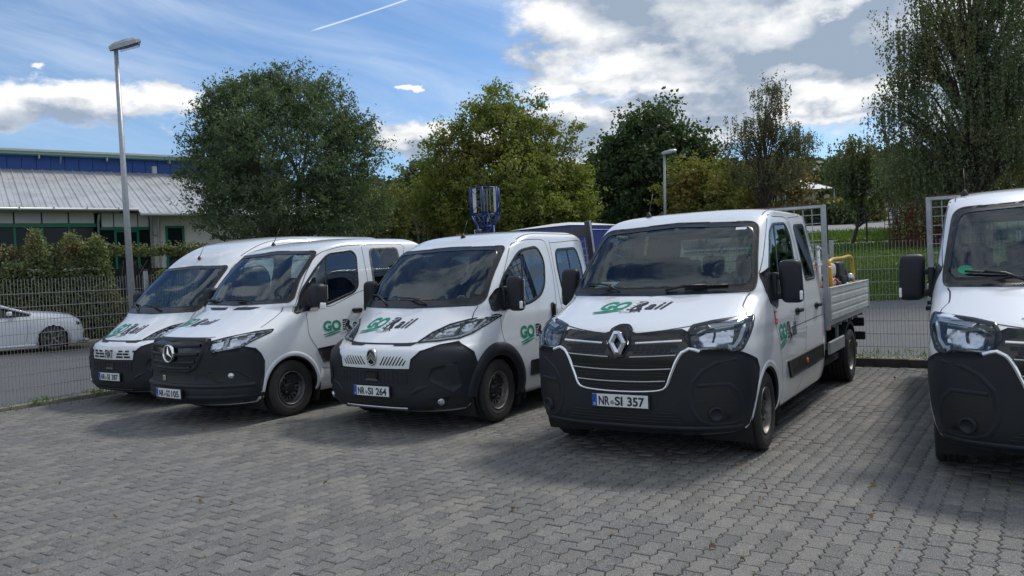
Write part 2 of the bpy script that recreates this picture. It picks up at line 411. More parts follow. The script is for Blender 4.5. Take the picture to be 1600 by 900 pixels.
        fo = fo[k]; return s._place(name, vo, fo, pr, m_, parent, off, th, **kw)
    def _place(s, name, vo, fo, pr, m_, parent, off, th, offs=None, smooth=True, **kw):
        bm = bmesh.new(); top = []; nn = []
        for i, (a, b) in enumerate(vo):
            h, n = s.cast(pr, float(a), float(b)); o_ = off if offs is None else offs[i]
            top.append(bm.verts.new(h+n*o_)); nn.append(n)
        for f in fo:
            try: fc = bm.faces.new([top[i] for i in f])
            except ValueError: continue
            fc.normal_update()
            if fc.normal.dot(nn[f[0]]) < 0: fc.normal_flip()
        bm.verts.ensure_lookup_table(); lone = [v for v in bm.verts if not v.link_faces]
        vn = {v: n for v, n in zip(top, nn)}
        if th > 0:
            be = [e for e in bm.edges if len(e.link_faces) == 1]; low = {}
            for e in be:
                for v in e.verts:
                    if v not in low: low[v] = bm.verts.new(v.co-vn[v]*th)
            for e in be:
                a, b = e.verts; f = bm.faces.new((a, b, low[b], low[a])); f.smooth = False
        bmesh.ops.delete(bm, geom=lone, context='VERTS')
        bmesh.ops.recalc_face_normals(bm, faces=bm.faces) if th > 0 and False else None
        o = bm_obj(name, bm, m_, parent, smooth)
        for k_, v_ in kw.items(): o[k_] = v_
        return o
    def strip(s, name, pts, pr, width, m_, parent, off=.0025, h=0., closed=False, taper=None, **kw):
        P = [np.array(p[:2], float) for p in pts]; n = len(P); cols = [-.5, -.28, .28, .5] if h else [-.5, .5]; vo = []; offs = []
        for i, p in enumerate(P):
            a = P[i-1] if (closed or i > 0) else P[i]; b = P[(i+1) % n] if (closed or i < n-1) else P[i]
            d = b-a; d = d/(np.linalg.norm(d)+1e-9); nrm = np.array([-d[1], d[0]]); w_ = width
            if taper: w_ = width*taper(i/(n-1))
            for c in cols: vo.append(p+nrm*w_*c); offs.append(off+(h if abs(c) < .4 else 0))
        m = len(cols); fo = []
        for i in range(n if closed else n-1):
            j = (i+1) % n
            for k in range(m-1): fo.append((i*m+k, i*m+k+1, j*m+k+1, j*m+k))
        return s._place(name, np.array(vo), fo, pr, m_, parent, off, 0., offs=offs, smooth=not h or True, **kw)
    def text(s, name, txt, pr, org, ex, ey, m_, parent, bold=0., off=.0035, sx=1., shear=0., sp=1.):
        "org: 2-D position of the baseline start; ex, ey: vectors for one text unit (capitals are .73 high)"
        v, f = text2d(txt, bold, sx, shear, sp); ex = np.array(ex); ey = np.array(ey); v = np.array(v)
        vo = np.array(org)+v[:, :1]*ex+v[:, 1:]*ey
        return s._place(name, vo, f, pr, m_, parent, off, 0., smooth=False)
def inset(poly, d):
    P = [np.array(p[:2], float) for p in poly]; n = len(P)
    ar = sum(P[i][0]*P[(i+1) % n][1]-P[(i+1) % n][0]*P[i][1] for i in range(n)); sg = 1 if ar > 0 else -1; out = []
    for i in range(n):
        a, b, c = P[i-1], P[i], P[(i+1) % n]; u = b-a; v = c-b
        u = u/(np.linalg.norm(u)+1e-9); v = v/(np.linalg.norm(v)+1e-9); t = u+v; t = t/(np.linalg.norm(t)+1e-9)
        k = 1/max(.5, float(t@u)); out.append(b+np.array([-t[1], t[0]])*sg*d*k)
    return out
mir = lambda poly: [(-p[0], p[1]) for p in poly]

# ------------------------------------------------------------------ shared van parts
WH = {}
def wheel_meshes():
    # axial coordinate: +X = outer side, tyre centre at 0
    w = .112
    bm = bmesh.new()
    prof = [(-w*.80, .205), (-w*.95, .24), (-w*1.02, .285), (-w*.97, .325), (-w*.86, .342), (-w*.74, .347), (-w*.42, .349), (-w*.40, .340), (-w*.32, .340), (-w*.30, .350), (-.006, .3505), (-.004, .341), (.004, .341), (.006, .3505),
            (w*.30, .350), (w*.32, .340), (w*.40, .340), (w*.42, .349), (w*.74, .347), (w*.86, .342), (w*.97, .325), (w*1.02, .285), (w*.98, .262), (w*1.0, .255), (w*.95, .24), (w*.80, .206)]
    rings = lathe(bm, prof, n=80)
    for i in (4, 5, 18, 19):       # shoulder blocks
        for k in range(0, 80, 4): rings[i][k].co.y *= .977; rings[i][k].co.z *= .977
    t = bm_obj('tyre', bm, 'tyre', None, True)
    bm = bmesh.new()
    prof = [(w*.80, .207), (w*.90, .208), (w*.92, .202), (w*.84, .197), (w*.5, .190), (w*.20, .182), (w*.20, .172), (w*.36, .160), (w*.42, .148), (w*.42, .128), (w*.36, .116), (w*.2, .108), (w*.12, .09), (w*.12, .075)]
    def skip(i, k): return i in (8,) and (k % 4) in (0, 1) or i in (7, 9) and (k % 4) in (0, 1) and False
    lathe(bm, prof, n=64, skip=lambda i, k: i in (8, 9) and k % 4 in (0, 1))
    r_ = bm_obj('rim', bm, 'steel_grey', None, True)
    bm = bmesh.new(); lathe(bm, [(w*.16, .11), (w*.30, .078), (w*.62, .070), (w*.70, .055), (w*.70, 0.0001)], n=32)
    for k in range(6):
        a = k*math.pi/3+.3; lathe(bm, [(w*.25, .018), (w*.70, .016), (w*.72, .0001)], c=(0, .084*math.cos(a), .084*math.sin(a)), n=8)
    c_ = bm_obj('hub_cap', bm, 'dark_plastic', None, True)
    bm = bmesh.new(); lathe(bm, [(-w*.8, .0001), (-w*.8, .19), (0, .192), (w*.2, .184), (w*.1, .17), (-w*.1, .10), (-w*.1, .0001)], n=32)
    b_ = bm_obj('brake_drum', bm, 'chassis', None, True)
    for o in (t, r_, c_, b_): COL.objects.unlink(o)
    return t, r_, c_, b_
def add_wheel(van, x, y, sg, steer=0., rim='steel_grey', sc=1.):
    if not WH: WH['a'] = wheel_meshes()
    root = link(bpy.data.objects.new('wheel', None), van); root.location = (x*sg, y, .350*sc); root.rotation_euler = (random.random()*6, 0, 0)
    root.rotation_mode = 'ZXY' if False else 'XYZ'
    root.rotation_euler = (0, 0, (0 if sg > 0 else math.pi)+steer); root.empty_display_size = .1; root.scale = (sc,)*3
    for o in WH['a']:
        c = o.copy(); link(c, root); c.rotation_euler = (random.random()*6, 0, 0)
        if o.name.startswith('rim') and rim != 'steel_grey':
            key = 'rim_'+rim
            if key not in WH: me = o.data.copy(); me.materials[0] = MAT[rim]; WH[key] = me
            c.data = WH[key]
    return root
def mirror_unit(van, y, z, sg, x0=1.0, lo=False, small=False, amber=True):
    "two-armed van door mirror; x0 = door surface"
    m_ = bmesh.new(); H = .40 if not small else .30; D = .145 if not small else .19
    box(m_, (sg*(x0+.160 if not small else x0+.19), y, z), (.20 if not small else .20, D, H), .068, 5)
    for v in m_.verts:
        # bulge forward face, narrow the top
        t_ = (v.co.z-z)/H; v.co.x += sg*(-.018*t_)
        if v.co.y < y: v.co.y += .03*abs(t_)*2
    o = bm_obj('mirror', m_, 'black_plastic', van, True)
    b = bmesh.new(); box(b, (sg*(x0+.160 if not small else x0+.19), y+D/2+.001, z+.04), (.165, .006, H*.58), .003, 1); bm_obj('mirror_glass', b, 'chrome', o)
    a = bmesh.new()
    if not small:
        for dz in ((.045, -.135)): box(a, (sg*(x0+.04), y+.01, z+dz), (.13, .06, .05 if dz > 0 else .06), .014, 2)
        box(a, (sg*(x0+.012), y+.01, z-.045), (.05, .10, .26), .015, 2)
    else: box(a, (sg*(x0+.02), y, z-.12), (.16, .08, .06), .02, 2)
    bm_obj('mirror_arm', a, 'black_plastic', o, True)
    if amber:
        t = bmesh.new(); box(t, (sg*(x0+.252 if not small else x0+.285), y-.005, z-.13), (.022, .09, .085), .009, 2); bm_obj('indicator', t, 'drl', o, True)
def seat(van, x, y, wd=.46, z=.80, hr=True):
    bm = bmesh.new(); box(bm, (x, y, z), (wd, .50, .16), .06, 3); s_ = bm_obj('seat', bm, 'seat_cloth', van, True)
    b = bmesh.new(); box(b, (x, y+.27, z+.38), (wd*.96, .15, .70), .06, 3, Matrix.Rotation(R(-12), 3, 'X')); bm_obj('backrest', b, 'seat_cloth', s_, True)
    if hr: b = bmesh.new(); box(b, (x, y+.37, z+.82), (.26, .11, .20), .05, 3, Matrix.Rotation(R(-8), 3, 'X')); bm_obj('headrest', b, 'seat_cloth', s_, True)
def interior(van, ws_base, ws_z, w=.92, rows=(1.95, 2.85), back=3.2, dash_z=None):
    z = dash_z or ws_z-.06
    bm = bmesh.new(); box(bm, (0, ws_base+.44, z-.18), (2*w-.06, .72, .34), .10, 4); box(bm, (.42, ws_base+.72, z-.02), (.36, .22, .14), .05, 3); box(bm, (0, ws_base+.80, z-.30), (.34, .3, .5), .06, 3)
    bm_obj('dashboard', bm, 'interior', van, True)
    bm = bmesh.new(); M3 = Matrix.Rotation(R(-62), 3, 'X'); c = Vector((.42, ws_base+1.02, z+.02))
    tube(bm, [c+M3 @ Vector((.19*math.cos(a), .19*math.sin(a), 0)) for a in np.linspace(0, 2*math.pi, 33)], .016, 8, False)
    for a in (0., math.pi, -math.pi/2): tube(bm, [c, c+M3 @ Vector((.19*math.cos(a), .19*math.sin(a), 0))], .014, 6)
    bm_obj('steering_wheel', bm, 'interior', van, True)
    for i, y in enumerate(rows):
        for x in ((-.62, -.20, .46) if i == 0 else (-.62, -.2, .22, .62)): seat(van, x, y, .42 if x != .46 else .48, .80 if i == 0 else .84)
    bm = bmesh.new(); box(bm, (0, (ws_base+back)/2, .46), (2*w, back-ws_base, .10)); bm_obj('cab_floor', bm, 'chassis', van)
    bm = bmesh.new(); box(bm, (0, ws_base+.72, ws_z+.60), (.16, .03, .07), .02, 2); bm_obj('rear_view_mirror', bm, 'dark_plastic', van, True)
def wiper(van, B, p0, p1, pr='front', side=1):
    "arm from pivot p0 to blade middle p1, (t, z) on the windscreen"
    h0, n0 = B.cast(pr, *p0); h1, n1 = B.cast(pr, *p1); bm = bmesh.new()
    tube(bm, [h0+n0*.02, h0.lerp(h1, .5)+n0*.05, h1+n1*.03], .011, 6)
    d = (h1-h0); 
    q = [(p1[0]+(p1[0]-p0[0])*k, p1[1]+(p1[1]-p0[1])*k*.25-.0) for k in (-.55, -.25, 0, .25, .5)]
    pts = []
    for a in q: h, n = B.cast(pr, *a); pts.append(h+n*.022)
    tube(bm, pts, .009, 6); return bm_obj('wiper', bm, 'dark_plastic', van, True)
def plate(van, txt, y, z, wd=.52, x=0.):
    bm = bmesh.new(); box(bm, (x, y+.008, z), (wd+.03, .014, .128), .006, 2); o = bm_obj('number_plate', bm, 'dark_plastic', van)
    b = bmesh.new(); box(b, (x, y-.002, z+.004), (wd, .006, .108), .002, 1); p = bm_obj('plate_panel', b, 'plate_white', o)
    b = bmesh.new(); box(b, (x-wd/2+.022, y-.0056, z+.004), (.044, .002, .106)); bm_obj('country_band', b, 'plate_blue', o)
    def put(t, x0, h, mm, zz, sx=1., bold=.012, nm='lettering'):
        v, f = text2d(t, bold, sx); return mesh_obj(nm, [(x0+a*h/.73, y-.0068, zz+c*h/.73) for a, c in v], f, mm, o)
    put('D', x-wd/2+.012, .022, 'plate_white', z-.040, .9)
    a, b_ = txt
    if not b_: return o
    v, f = text2d(a, .0, 1.); 
    def fit(t, x0, x1, h):
        v, f = text2d(t, .03, 1.); xs = [q[0] for q in v]; k = (x1-x0)/(max(xs)-min(xs)); mn = min(xs)
        mesh_obj('lettering', [(x0+(q[0]-mn)*k, y-.0068, z-.034+q[1]*h/.73) for q in v], f, 'black_vinyl', o)
    fit(a, x-.198, x-.095, .076); 
    p1, p2 = b_.split(' '); fit(p1, x-.045, x+.028 if p1 == 'SI' else x+.045, .076); fit(p2, x+.072, x+.228, .076)
    c = bmesh.new(); bmesh.ops.create_circle(c, cap_ends=True, segments=20, radius=.019)
    bmesh.ops.transform(c, matrix=Matrix.Translation((x-.070, y-.0066, z-.012)) @ Matrix.Rotation(R(90), 4, 'X'), verts=c.verts); bm_obj('registration_seal', c, 'grey_vinyl', o)
    return o
def go_logo(B, van, pr, org, ex, ey, italic=0., name='logo'):
    """green GO, black R with rail track, black ail, swoosh and GmbH. unit: capitals .73 high"""
    g = B.text(name, 'GO', pr, org, ex, ey, 'green_vinyl', van, bold=.045, shear=italic, sx=1.12)
    ex = np.array(ex, float); ey = np.array(ey, float); org = np.array(org, float)
    def at(a, b): return org+ex*(a+italic*b)+ey*b
    def poly(p, m_, off=.004, nm='logo_part'): return B.patch(nm, [at(*q) for q in p], pr, m_, g, off=off, res=.6)
    # swoosh under GO
    for k, (y0, y1) in enumerate(((-.10, .0), (-.26, -.02))):
        top = [(a, y0-.14+.30*math.sin((a-.0)/1.75*1.35)**1.2 if a > 0 else y0-.14) for a in np.linspace(.02+.12*k, 1.72, 12)]
        bot = [(a-.03, b-.125*(1-abs(i/11-.45))) for i, (a, b) in enumerate(top)]
        poly(top+bot[::-1], 'green_vinyl', .004, 'swoosh')
    # R block with a curving track
    r = B.text('letter', 'R', pr, tuple(at(1.92, 0)), ex, ey, 'black_vinyl', g, bold=.06, shear=italic, sx=1.42, off=.0035)
    def rail(c, w, mm, off):
        B.strip('track_rail', [np.array(at(*q)) for q in crs(c, .1)], pr, w*np.linalg.norm(ex), mm, g, off=off)
    for q0, q1 in (((1.96, .09), (2.12, .10)), ((1.96, .24), (2.12, .26)), ((1.97, .40), (2.14, .43)), ((1.98, .56), (2.16, .60))): rail([q0, q1], .045, 'white_vinyl', .0048)
    rail([(2.10, -.02), (2.14, .30), (2.28, .55), (2.50, .66)], .035, 'white_vinyl', .005)
    rail([(2.24, .0), (2.30, -.14), (2.44, -.26)], .06, 'black_vinyl', .005); rail([(2.62, .04), (2.76, -.10), (2.98, -.22)], .06, 'black_vinyl', .005)
    for q0, q1 in (((2.28, -.07), (2.66, -.02)), ((2.36, -.17), (2.78, -.12))): rail([q0, q1], .045, 'black_vinyl', .0052)
    B.text('lettering', 'ail', pr, tuple(at(2.98, 0)), ex*.95, ey*.95, 'black_vinyl', g, bold=.022, shear=italic, sx=1.25, sp=1.12, off=.0055)
    B.text('lettering', 'GmbH', pr, tuple(at(1.72, -.34)), ex*.30, ey*.30, 'grey_vinyl', g, bold=.0, shear=italic, sx=1.1, sp=1.2)
    return g
def headlamp(B, van, poly, sg, lamp_pts, drl=None, dark=False, depth=.06, rim=.022, inner='gloss_black'):
    "wrap-projected headlight: recessed housing, chrome reflectors, clear lens; poly given for the left side"
    P = poly if sg > 0 else mir(poly); B.cut('wrap', P, .012)
    o = B.patch('headlight', P, 'wrap', inner, van, off=-.045, th=0, res=.06)
    B.strip('headlight_rim', P, 'wrap', rim, 'gloss_black', o, off=.006, h=.006, closed=True)
    # side wall from the rim down to the housing
    vo = []; fo = []; offs = []
    for p in P: vo += [p, p]; offs += [.002, -.05]
    n = len(P)
    for i in range(n): j = (i+1) % n; fo.append((2*i, 2*j, 2*j+1, 2*i+1))
    B._place('lamp_wall', np.array(vo), fo, 'wrap', 'dark_plastic' if dark else 'satin_silver', o, 0, 0, offs=offs, smooth=False)
    for q, mm, of in lamp_pts:
        q = q if sg > 0 else mir(q); B.patch('reflector', q, 'wrap', mm, o, off=of, th=.03, res=.03)
    if drl:
        d, w = drl; d = d if sg > 0 else mir(d); B.strip('daytime_light', d, 'wrap', w, 'drl', o, off=-.006, h=.008)
    B.patch('lens', inset(P, .003), 'wrap', 'lens_glass', o, off=.004, res=.05)
    return o
def side_window(B, van, poly, pr, name='side_window', gl='side_glass', rim=.030, col='frit', div=None, cut=True):
    if cut: B.cut(pr, poly, .016)
    o = B.patch(name, poly, pr, gl, van, off=.001, res=.12)
    B.strip('window_seal', poly, pr, rim, col, o, off=.0025, h=.004, closed=True)
    if div: B.strip('window_divider', div, pr, .028, col, o, off=.004, h=.004)
    return o
def arch(B, van, y, r, pr, m_, w=.05, a0=-8, a1=188, z0=.35, off=.004, h=.008, zc=.35, name='wheel_arch_trim', sq=1.):
    pts = [(y+(r+w/2)*math.cos(R(a)), zc+(r+w/2)*sq*math.sin(R(a))) for a in np.linspace(a0, a1, 46)]
    return B.strip(name, pts, pr, w, m_, van, off=off, h=h)
def well(B, van, y, r=.40, sg=1):
    rc = r+.02; cc = [(y+rc*math.cos(a), .35+rc*math.sin(a)) for a in np.linspace(0, 2*math.pi, 40)]; B.cut('L' if sg > 0 else 'R', cc, .0)
    bm = bmesh.new(); x0, x1 = .55*sg, .995*sg; rr = r+.035; n = 28
    ring = [[bm.verts.new((x, y+rr*math.cos(a), .35+rr*math.sin(a))) for a in np.linspace(-.5, math.pi+.5, n)] for x in (x0, x1)]
    for k in range(n-1): bm.faces.new((ring[0][k], ring[0][k+1], ring[1][k+1], ring[1][k]))
    bm.faces.new(ring[0]); bm_obj('wheel_liner', bm, 'chassis', van, True)
def underbody(van, y1, w=.80, y0=.18, z=.27):
    bm = bmesh.new(); box(bm, (0, (y0+y1)/2, z+.10), (2*w*.80, y1-y0-.1, .16)); box(bm, (0, (1.5+y1)/2, .40), (1.86, y1-1.6, .06))
    bm_obj('underbody', bm, 'chassis', van)
    bm = bmesh.new(); tube(bm, [(-.85, .9, .35), (.85, .9, .35)], .05); bm_obj('front_axle', bm, 'chassis', van)
def antenna(van, B, t, s_, lean=.35, ln=.26):
    h, n = B.cast('top', t, s_); bm = bmesh.new(); lathe(bm, [(0, .035), (.012, .032), (.05, .012), (.055, .0001)], c=h, axis='Z', n=14)
    tube(bm, [h+Vector((0, 0, .03)), h+Vector((0, lean*ln, ln))], .006, 6, r2=.0025); bm_obj('antenna', bm, 'dark_plastic', van, True)
# ------------------------------------------------------------------ the vans
def place(van, x, y, yaw, z=0.): van.location = (x, y, z); van.rotation_euler = (0, 0, -yaw)
def seams(B, van, lst, w=.007):
    for pr, pts in lst: B.strip('panel_gap', crs(pts, .05) if len(pts) > 2 else pts, pr, w, 'seam', van, off=.0012)
def handle(B, van, pr, s, z, m_='black_plastic', ln=.20):
    h, n = B.cast(pr, s, z); sg = 1 if pr == 'L' else -1
    r = B.patch('door_handle', rpoly([(s-ln*.42, z-.035), (s+ln*.42, z-.035), (s+ln*.42, z+.035), (s-ln*.42, z+.035)], .03), pr, 'seam', van, off=.002)
    b = bmesh.new(); box(b, (h.x+sg*.035, s, z+.012), (.022, ln, .04), .012, 3); box(b, (h.x+sg*.012, s-ln*.4, z+.01), (.04, .03, .032), .006); box(b, (h.x+sg*.012, s+ln*.4, z+.01), (.04, .03, .032), .006)
    bm_obj('handle_grip', b, m_, r, True)
def windscreen(B, van, outer, glass_p):
    outer = B.S(outer); glass_p = B.S(glass_p); B.cut('scr', outer, .012)
    g = B.patch('windscreen', glass_p, 'scr', 'screen_glass', van, off=.001, res=.04)
    B.patch('screen_frame', outer, 'scr', 'frit', g, off=.006, th=.01, holes=[inset(glass_p, .0)], res=.022)
    B.strip('screen_gap', outer, 'scr', .006, 'seam', g, off=.0075, closed=True)
    return g

def master(label, num, N=False):
    van = thing('crew_cab_truck', label, 'truck', group='white company vehicles parked side by side')
    st = [(.24, .12, .90, .55, 2.6, 3.42), (.30, .03, .97, .60, 2.7, 3.42), (.45, .0, 1.01, .60, 2.7, 3.42), (.62, -.005, 1.025, .60, 2.7, 3.42), (.80, -.005, 1.03, .60, 2.7, 3.42), (.95, .0, 1.03, .60, 2.7, 3.42),
          (1.06, .02, 1.02, .58, 2.6, 3.42), (1.12, .06, 1.02, .56, 2.5, 3.42), (1.18, .17, 1.015, .55, 2.5, 3.42), (1.25, .36, 1.005, .55, 2.6, 3.42), (1.32, .56, .998, .52, 2.7, 3.42), (1.385, .75, .99, .46, 3.2, 3.42),
          (1.44, .84, .98, .42, 3.8, 3.42), (1.75, 1.15, .925, .36, 4.6, 3.42), (2.04, 1.47, .872, .32, 5., 3.42), (2.10, 1.56, .862, .33, 4.6, 3.41), (2.15, 1.66, .845, .36, 4., 3.40), (2.19, 1.78, .80, .40, 3.2, 3.38), (2.215, 1.92, .70, .45, 3., 3.35), (2.235, 2.12, .50, .5, 2.8, 3.25), (2.247, 2.35, .25, .5, 2.4, 3.1), (2.25, 2.6, .0, .3, 2.2, 2.9)]
    B = Body(st)
    outer = rpoly([(-.91, 1.405), (0, 1.392), (.91, 1.405), (.912, 1.50), (.862, 1.80), (.815, 2.06), (0, 2.095), (-.815, 2.06), (-.862, 1.80), (-.912, 1.50)], [.06, .0, .06, .1, .1, .10, .0, .10, .1, .1])
    gl = rpoly([(-.83, 1.475), (0, 1.465), (.83, 1.475), (.862, 1.52), (.815, 1.80), (.765, 2.01), (0, 2.05), (-.765, 2.01), (-.815, 1.80), (-.862, 1.52)], [.05, .0, .05, .05, .1, .08, .0, .08, .1, .05])
    windscreen(B, van, outer, gl)
    fw = rpoly([(1.28, 1.34), (1.22, 1.50), (1.62, 1.955), (1.80, 2.035), (2.32, 2.055), (2.42, 1.93), (2.30, 1.44), (1.75, 1.36)], [.05, .05, .05, .06, .08, .2, .09, .05])
    rw = rpoly([(2.68, 1.45), (2.66, 2.04), (3.15, 2.06), (3.17, 1.46)], .06)
    for pr, sg in (('L', 1), ('R', -1)):
        side_window(B, van, fw, pr, div=[(1.50, 1.34), (1.84, 2.03)]); side_window(B, van, rw, pr)
        B.patch('mirror_base', rpoly([(1.09, 1.56), (1.06, 1.40), (1.12, 1.29), (1.35, 1.225), (1.44, 1.36), (1.30, 1.62)], .04), pr, 'black_plastic', van, off=.008, th=.01)
        well(B, van, .87, .405, sg)
        arch(B, van, .87, .395, pr, 'white_paint', .055, -9, 189, h=.008)
        arch(B, van, .87, .375, pr, 'chassis', .03, -9, 189, off=-.012)
        a = [(1.55, .705), (3.16, .715), (3.20, .54), (1.68, .525)]; t_ = B.patch('side_trim', rpoly(a, .03), pr, 'dark_plastic', van, off=.022, th=.03, res=.10)
        h, n = B.cast(pr, 2.32, .625); b = bmesh.new(); lathe(b, [(0, .028), (.012*sg, .026), (.016*sg, .0001)], c=h+n*.022, n=14); bm_obj('side_marker', b, 'amber', t_)
        handle(B, van, pr, 2.09, 1.15); handle(B, van, pr, 3.0, 1.15)
        seams(B, van, [(pr, [(1.10, 1.56), (1.68, 2.085), (1.9, 2.115), (2.30, 2.125), (2.44, 2.09), (2.50, 1.95), (2.53, 1.64), (2.47, 1.3), (2.42, 1.05), (2.36, .78), (2.20, .45), (2.05, .34)]), (pr, [(1.20, 1.26), (1.24, 1.05), (1.34, .8), (1.40, .5), (1.41, .34)]),
                       (pr, [(2.50, 2.12), (3.0, 2.15), (3.28, 2.14), (3.30, 1.5), (3.30, 1.05), (3.22, .76), (3.16, .45), (3.12, .34)]), (pr, [(1.45, 1.0), (2.40, 1.02), (3.30, 1.035)]), (pr, [(2.50, 2.12), (2.56, 1.7), (2.50, 1.3)])])
        mirror_unit(van, 1.30, 1.48, sg, .99)
        b = bmesh.new(); box(b, (sg*.88, 1.37, .34), (.22, .015, .34), .01, 1); bm_obj('mud_flap', b, 'rubber', van)
    B.cut('rear', [(-.68, 1.5), (.68, 1.5), (.68, 1.98), (-.68, 1.98)], .01); B.patch('rear_window', rpoly([(-.70, 1.48), (.70, 1.48), (.70, 2.0), (-.70, 2.0)], .06), 'rear', 'side_glass', van, off=.001, res=.2)
    # bumper
    side = lambda sg: [(sg*a, z) for a, z in B.W(('f', .60, .965), ('f', .80, .965), ('f', .90, .955), ('f', .965, .94), ('s', .50, .86), ('s', .56, .77), ('s', .50, .62), ('s', .45, .45), ('s', .43, .32), ('s', .40, .27))]
    bp = side(1); a_ = [(.0, .265)]; bumper = [(-p[0], p[1]) for p in bp[::-1]][:0]
    wf = lambda t, z: B.front(t, z, B.s0)
    up = [(-.53, 1.13), (-.15, 1.10), (-.10, 1.135), (-.045, 1.165), (.045, 1.165), (.10, 1.135), (.15, 1.10), (.53, 1.13)]
    up = [tuple(q) for q in crs(up, .03)]; poly = [wf(*q) for q in up]+[wf(.60, 1.10), wf(.62, .97)]+side(1)[1:]+[wf(.55, .262), wf(0, .255), wf(-.55, .262)]+side(-1)[1:][::-1]+[wf(-.62, .97), wf(-.60, 1.10)]
    bump = B.patch('bumper', poly, 'wrap', 'black_plastic', van, off=.012, th=.03, res=.045)
    # headlights
    hl = [wf(.565, 1.075), wf(.60, 1.155), wf(.74, 1.185), wf(.985, 1.215), wf(1.0, 1.16), wf(.995, 1.05), wf(.965, .955), wf(.90, .945), wf(.87, .975), wf(.66, .955)]
    hlP = rpoly(hl, [.02, .02, .03, .03, .03, .03, .03, .02, .02, .03])
    for sg in (1, -1):
        drl = [wf(.72, 1.155), wf(.955, 1.185), wf(.968, 1.14), wf(.955, 1.04), wf(.925, .985), wf(.885, .99)]
        headlamp(B, van, hlP, sg, [(rpoly([wf(.66, 1.08), wf(.72, 1.12), wf(.91, 1.14), wf(.92, 1.02), wf(.80, .985), wf(.69, .99)], .01), 'lamp_silver', -.03), (rpoly([wf(.63, 1.10), wf(.68, 1.14), wf(.9, 1.165), wf(.9, 1.15), wf(.70, 1.12)], .01), 'satin_silver', -.015),
                               (rpoly([wf(.775, 1.03), wf(.79, 1.03), wf(.79, 1.12), wf(.775, 1.12)], .0), 'gloss_black', -.02)], (drl, .030))
        f_ = lambda *L_: [((sg*a), z) for a, z in [wf(*q) for q in L_]]
        B.patch('air_pocket', rpoly(f_((.63, .655), (.87, .66), (.925, .54), (.63, .54)), .02), 'wrap', 'dark_plastic', bump, off=.0135)  # flat patch, its darker colour paints the shade of a deep pocket
        B.strip('bumper_crease', f_((.62, .70), (.70, .80), (.80, .86), (.93, .885)), 'wrap', .035, 'black_plastic', bump, off=.0125, h=.006)
        B.strip('bumper_crease', crs(f_((.62, .70), (.60, .60), (.60, .50), (.66, .38), (.75, .345), (.93, .37), (.955, .50), (.93, .62), (.88, .68), (.66, .675)), .05), 'wrap', .032, 'black_plastic', bump, off=.0125, h=.0045)
        B.patch('fog_panel', rpoly(f_((.62, .525), (.925, .525), (.93, .40), (.72, .375)), .02), 'wrap', 'dark_plastic', bump, off=.0135)
        h, n = B.cast('wrap', sg*wf(.78, .44)[0], .44); b = bmesh.new(); M_ = n.to_track_quat('X', 'Z').to_matrix().to_4x4(); lathe(b, [(-.01, .062), (.022, .058), (.024, .048), (.014, .045), (.012, .0001)], n=24); bmesh.ops.transform(b, matrix=Matrix.Translation(h+n*.014) @ M_, verts=b.verts); bm_obj('fog_lamp_cover', b, 'black_plastic', bump, True)
    # grille
    gp = [wf(*q) for q in [(-.56, 1.05), (-.16, 1.045), (.16, 1.045), (.56, 1.05), (.60, 1.0), (.53, .955), (.47, .86), (.41, .68), (.34, .645), (0, .635), (-.34, .645), (-.41, .68), (-.47, .86), (-.53, .955), (-.60, 1.0)]]
    gr = B.patch('grille', gp, 'wrap', 'gloss_black', van, off=.0155, res=.05)
    B.patch('upper_fascia', [wf(*q) for q in up]+[wf(*q) for q in [(.56, 1.05), (.16, 1.045), (-.16, 1.045), (-.56, 1.05)]], 'wrap', 'gloss_black', gr, off=.016)
    Uc = [(-.68, .955), (-.60, .978), (-.545, .95), (-.50, .88), (-.45, .76), (-.41, .665), (-.35, .632), (-.2, .618), (0, .613), (.2, .618), (.35, .632), (.41, .665), (.45, .76), (.50, .88), (.545, .95), (.60, .978), (.68, .955)]
    B.strip('chrome_surround', crs([wf(*q) for q in Uc], .03), 'wrap', .024, 'chrome', gr, off=.014, h=.012, taper=lambda t: 1.25-.5*math.sin(math.pi*t))
    for c, w_ in ((((-.545, 1.04), (-.35, 1.032), (-.155, 1.022)), .022), (((.155, 1.022), (.35, 1.032), (.545, 1.04)), .022), (((-.50, .928), (-.3, .917), (-.10, .908)), .013), (((.10, .908), (.3, .917), (.50, .928)), .013), (((-.455, .815), (-.2, .803), (0, .80), (.2, .803), (.455, .815)), .013), (((-.405, .712), (-.2, .702), (0, .70), (.2, .702), (.405, .712)), .013)):
        B.strip('grille_bar', crs([wf(*q) for q in c], .05), 'wrap', w_, 'chrome' if w_ > .02 else 'satin_silver', gr, off=.018, h=.010)
    for ri, (z0, z1) in enumerate(((.985, 1.012), (.955, .982), (.935, .952))+tuple((z, z+.024) for z in (.878, .850, .823, .772, .745, .722, .672, .650))):
        lim = np.interp(z0, [.64, .70, .85, .95, 1.0], [.36, .41, .46, .50, .53])
        k0 = .026*(ri % 2)
        for x in np.arange(-lim+k0, lim-.045, .052):
            if abs(x+.023) < .11 and z0 > .86: continue
            q = [wf(x, z0), wf(x+.045, z0), wf(x+.045, z1), wf(x, z1)]
            hs = []; bm2 = None
            B._place('grille_cell', np.array(q), [(0, 1, 2, 3)], 'wrap', 'dark_plastic' if ri % 2 else 'dark_plastic', gr, .0175, 0, smooth=False) if ri < 3 else None
    B.strip('grille_mesh_row', [wf(-.44, .865), wf(.44, .865)], 'wrap', .004, 'seam', gr, off=.018)
    for z in (.838, .775, .752, .672): B.strip('grille_mesh_row', [wf(t, z) for t in np.linspace(-np.interp(z, [.64, .85], [.37, .45]), np.interp(z, [.64, .85], [.37, .45]), 14)], 'wrap', .006, 'seam', gr, off=.018, h=.004)
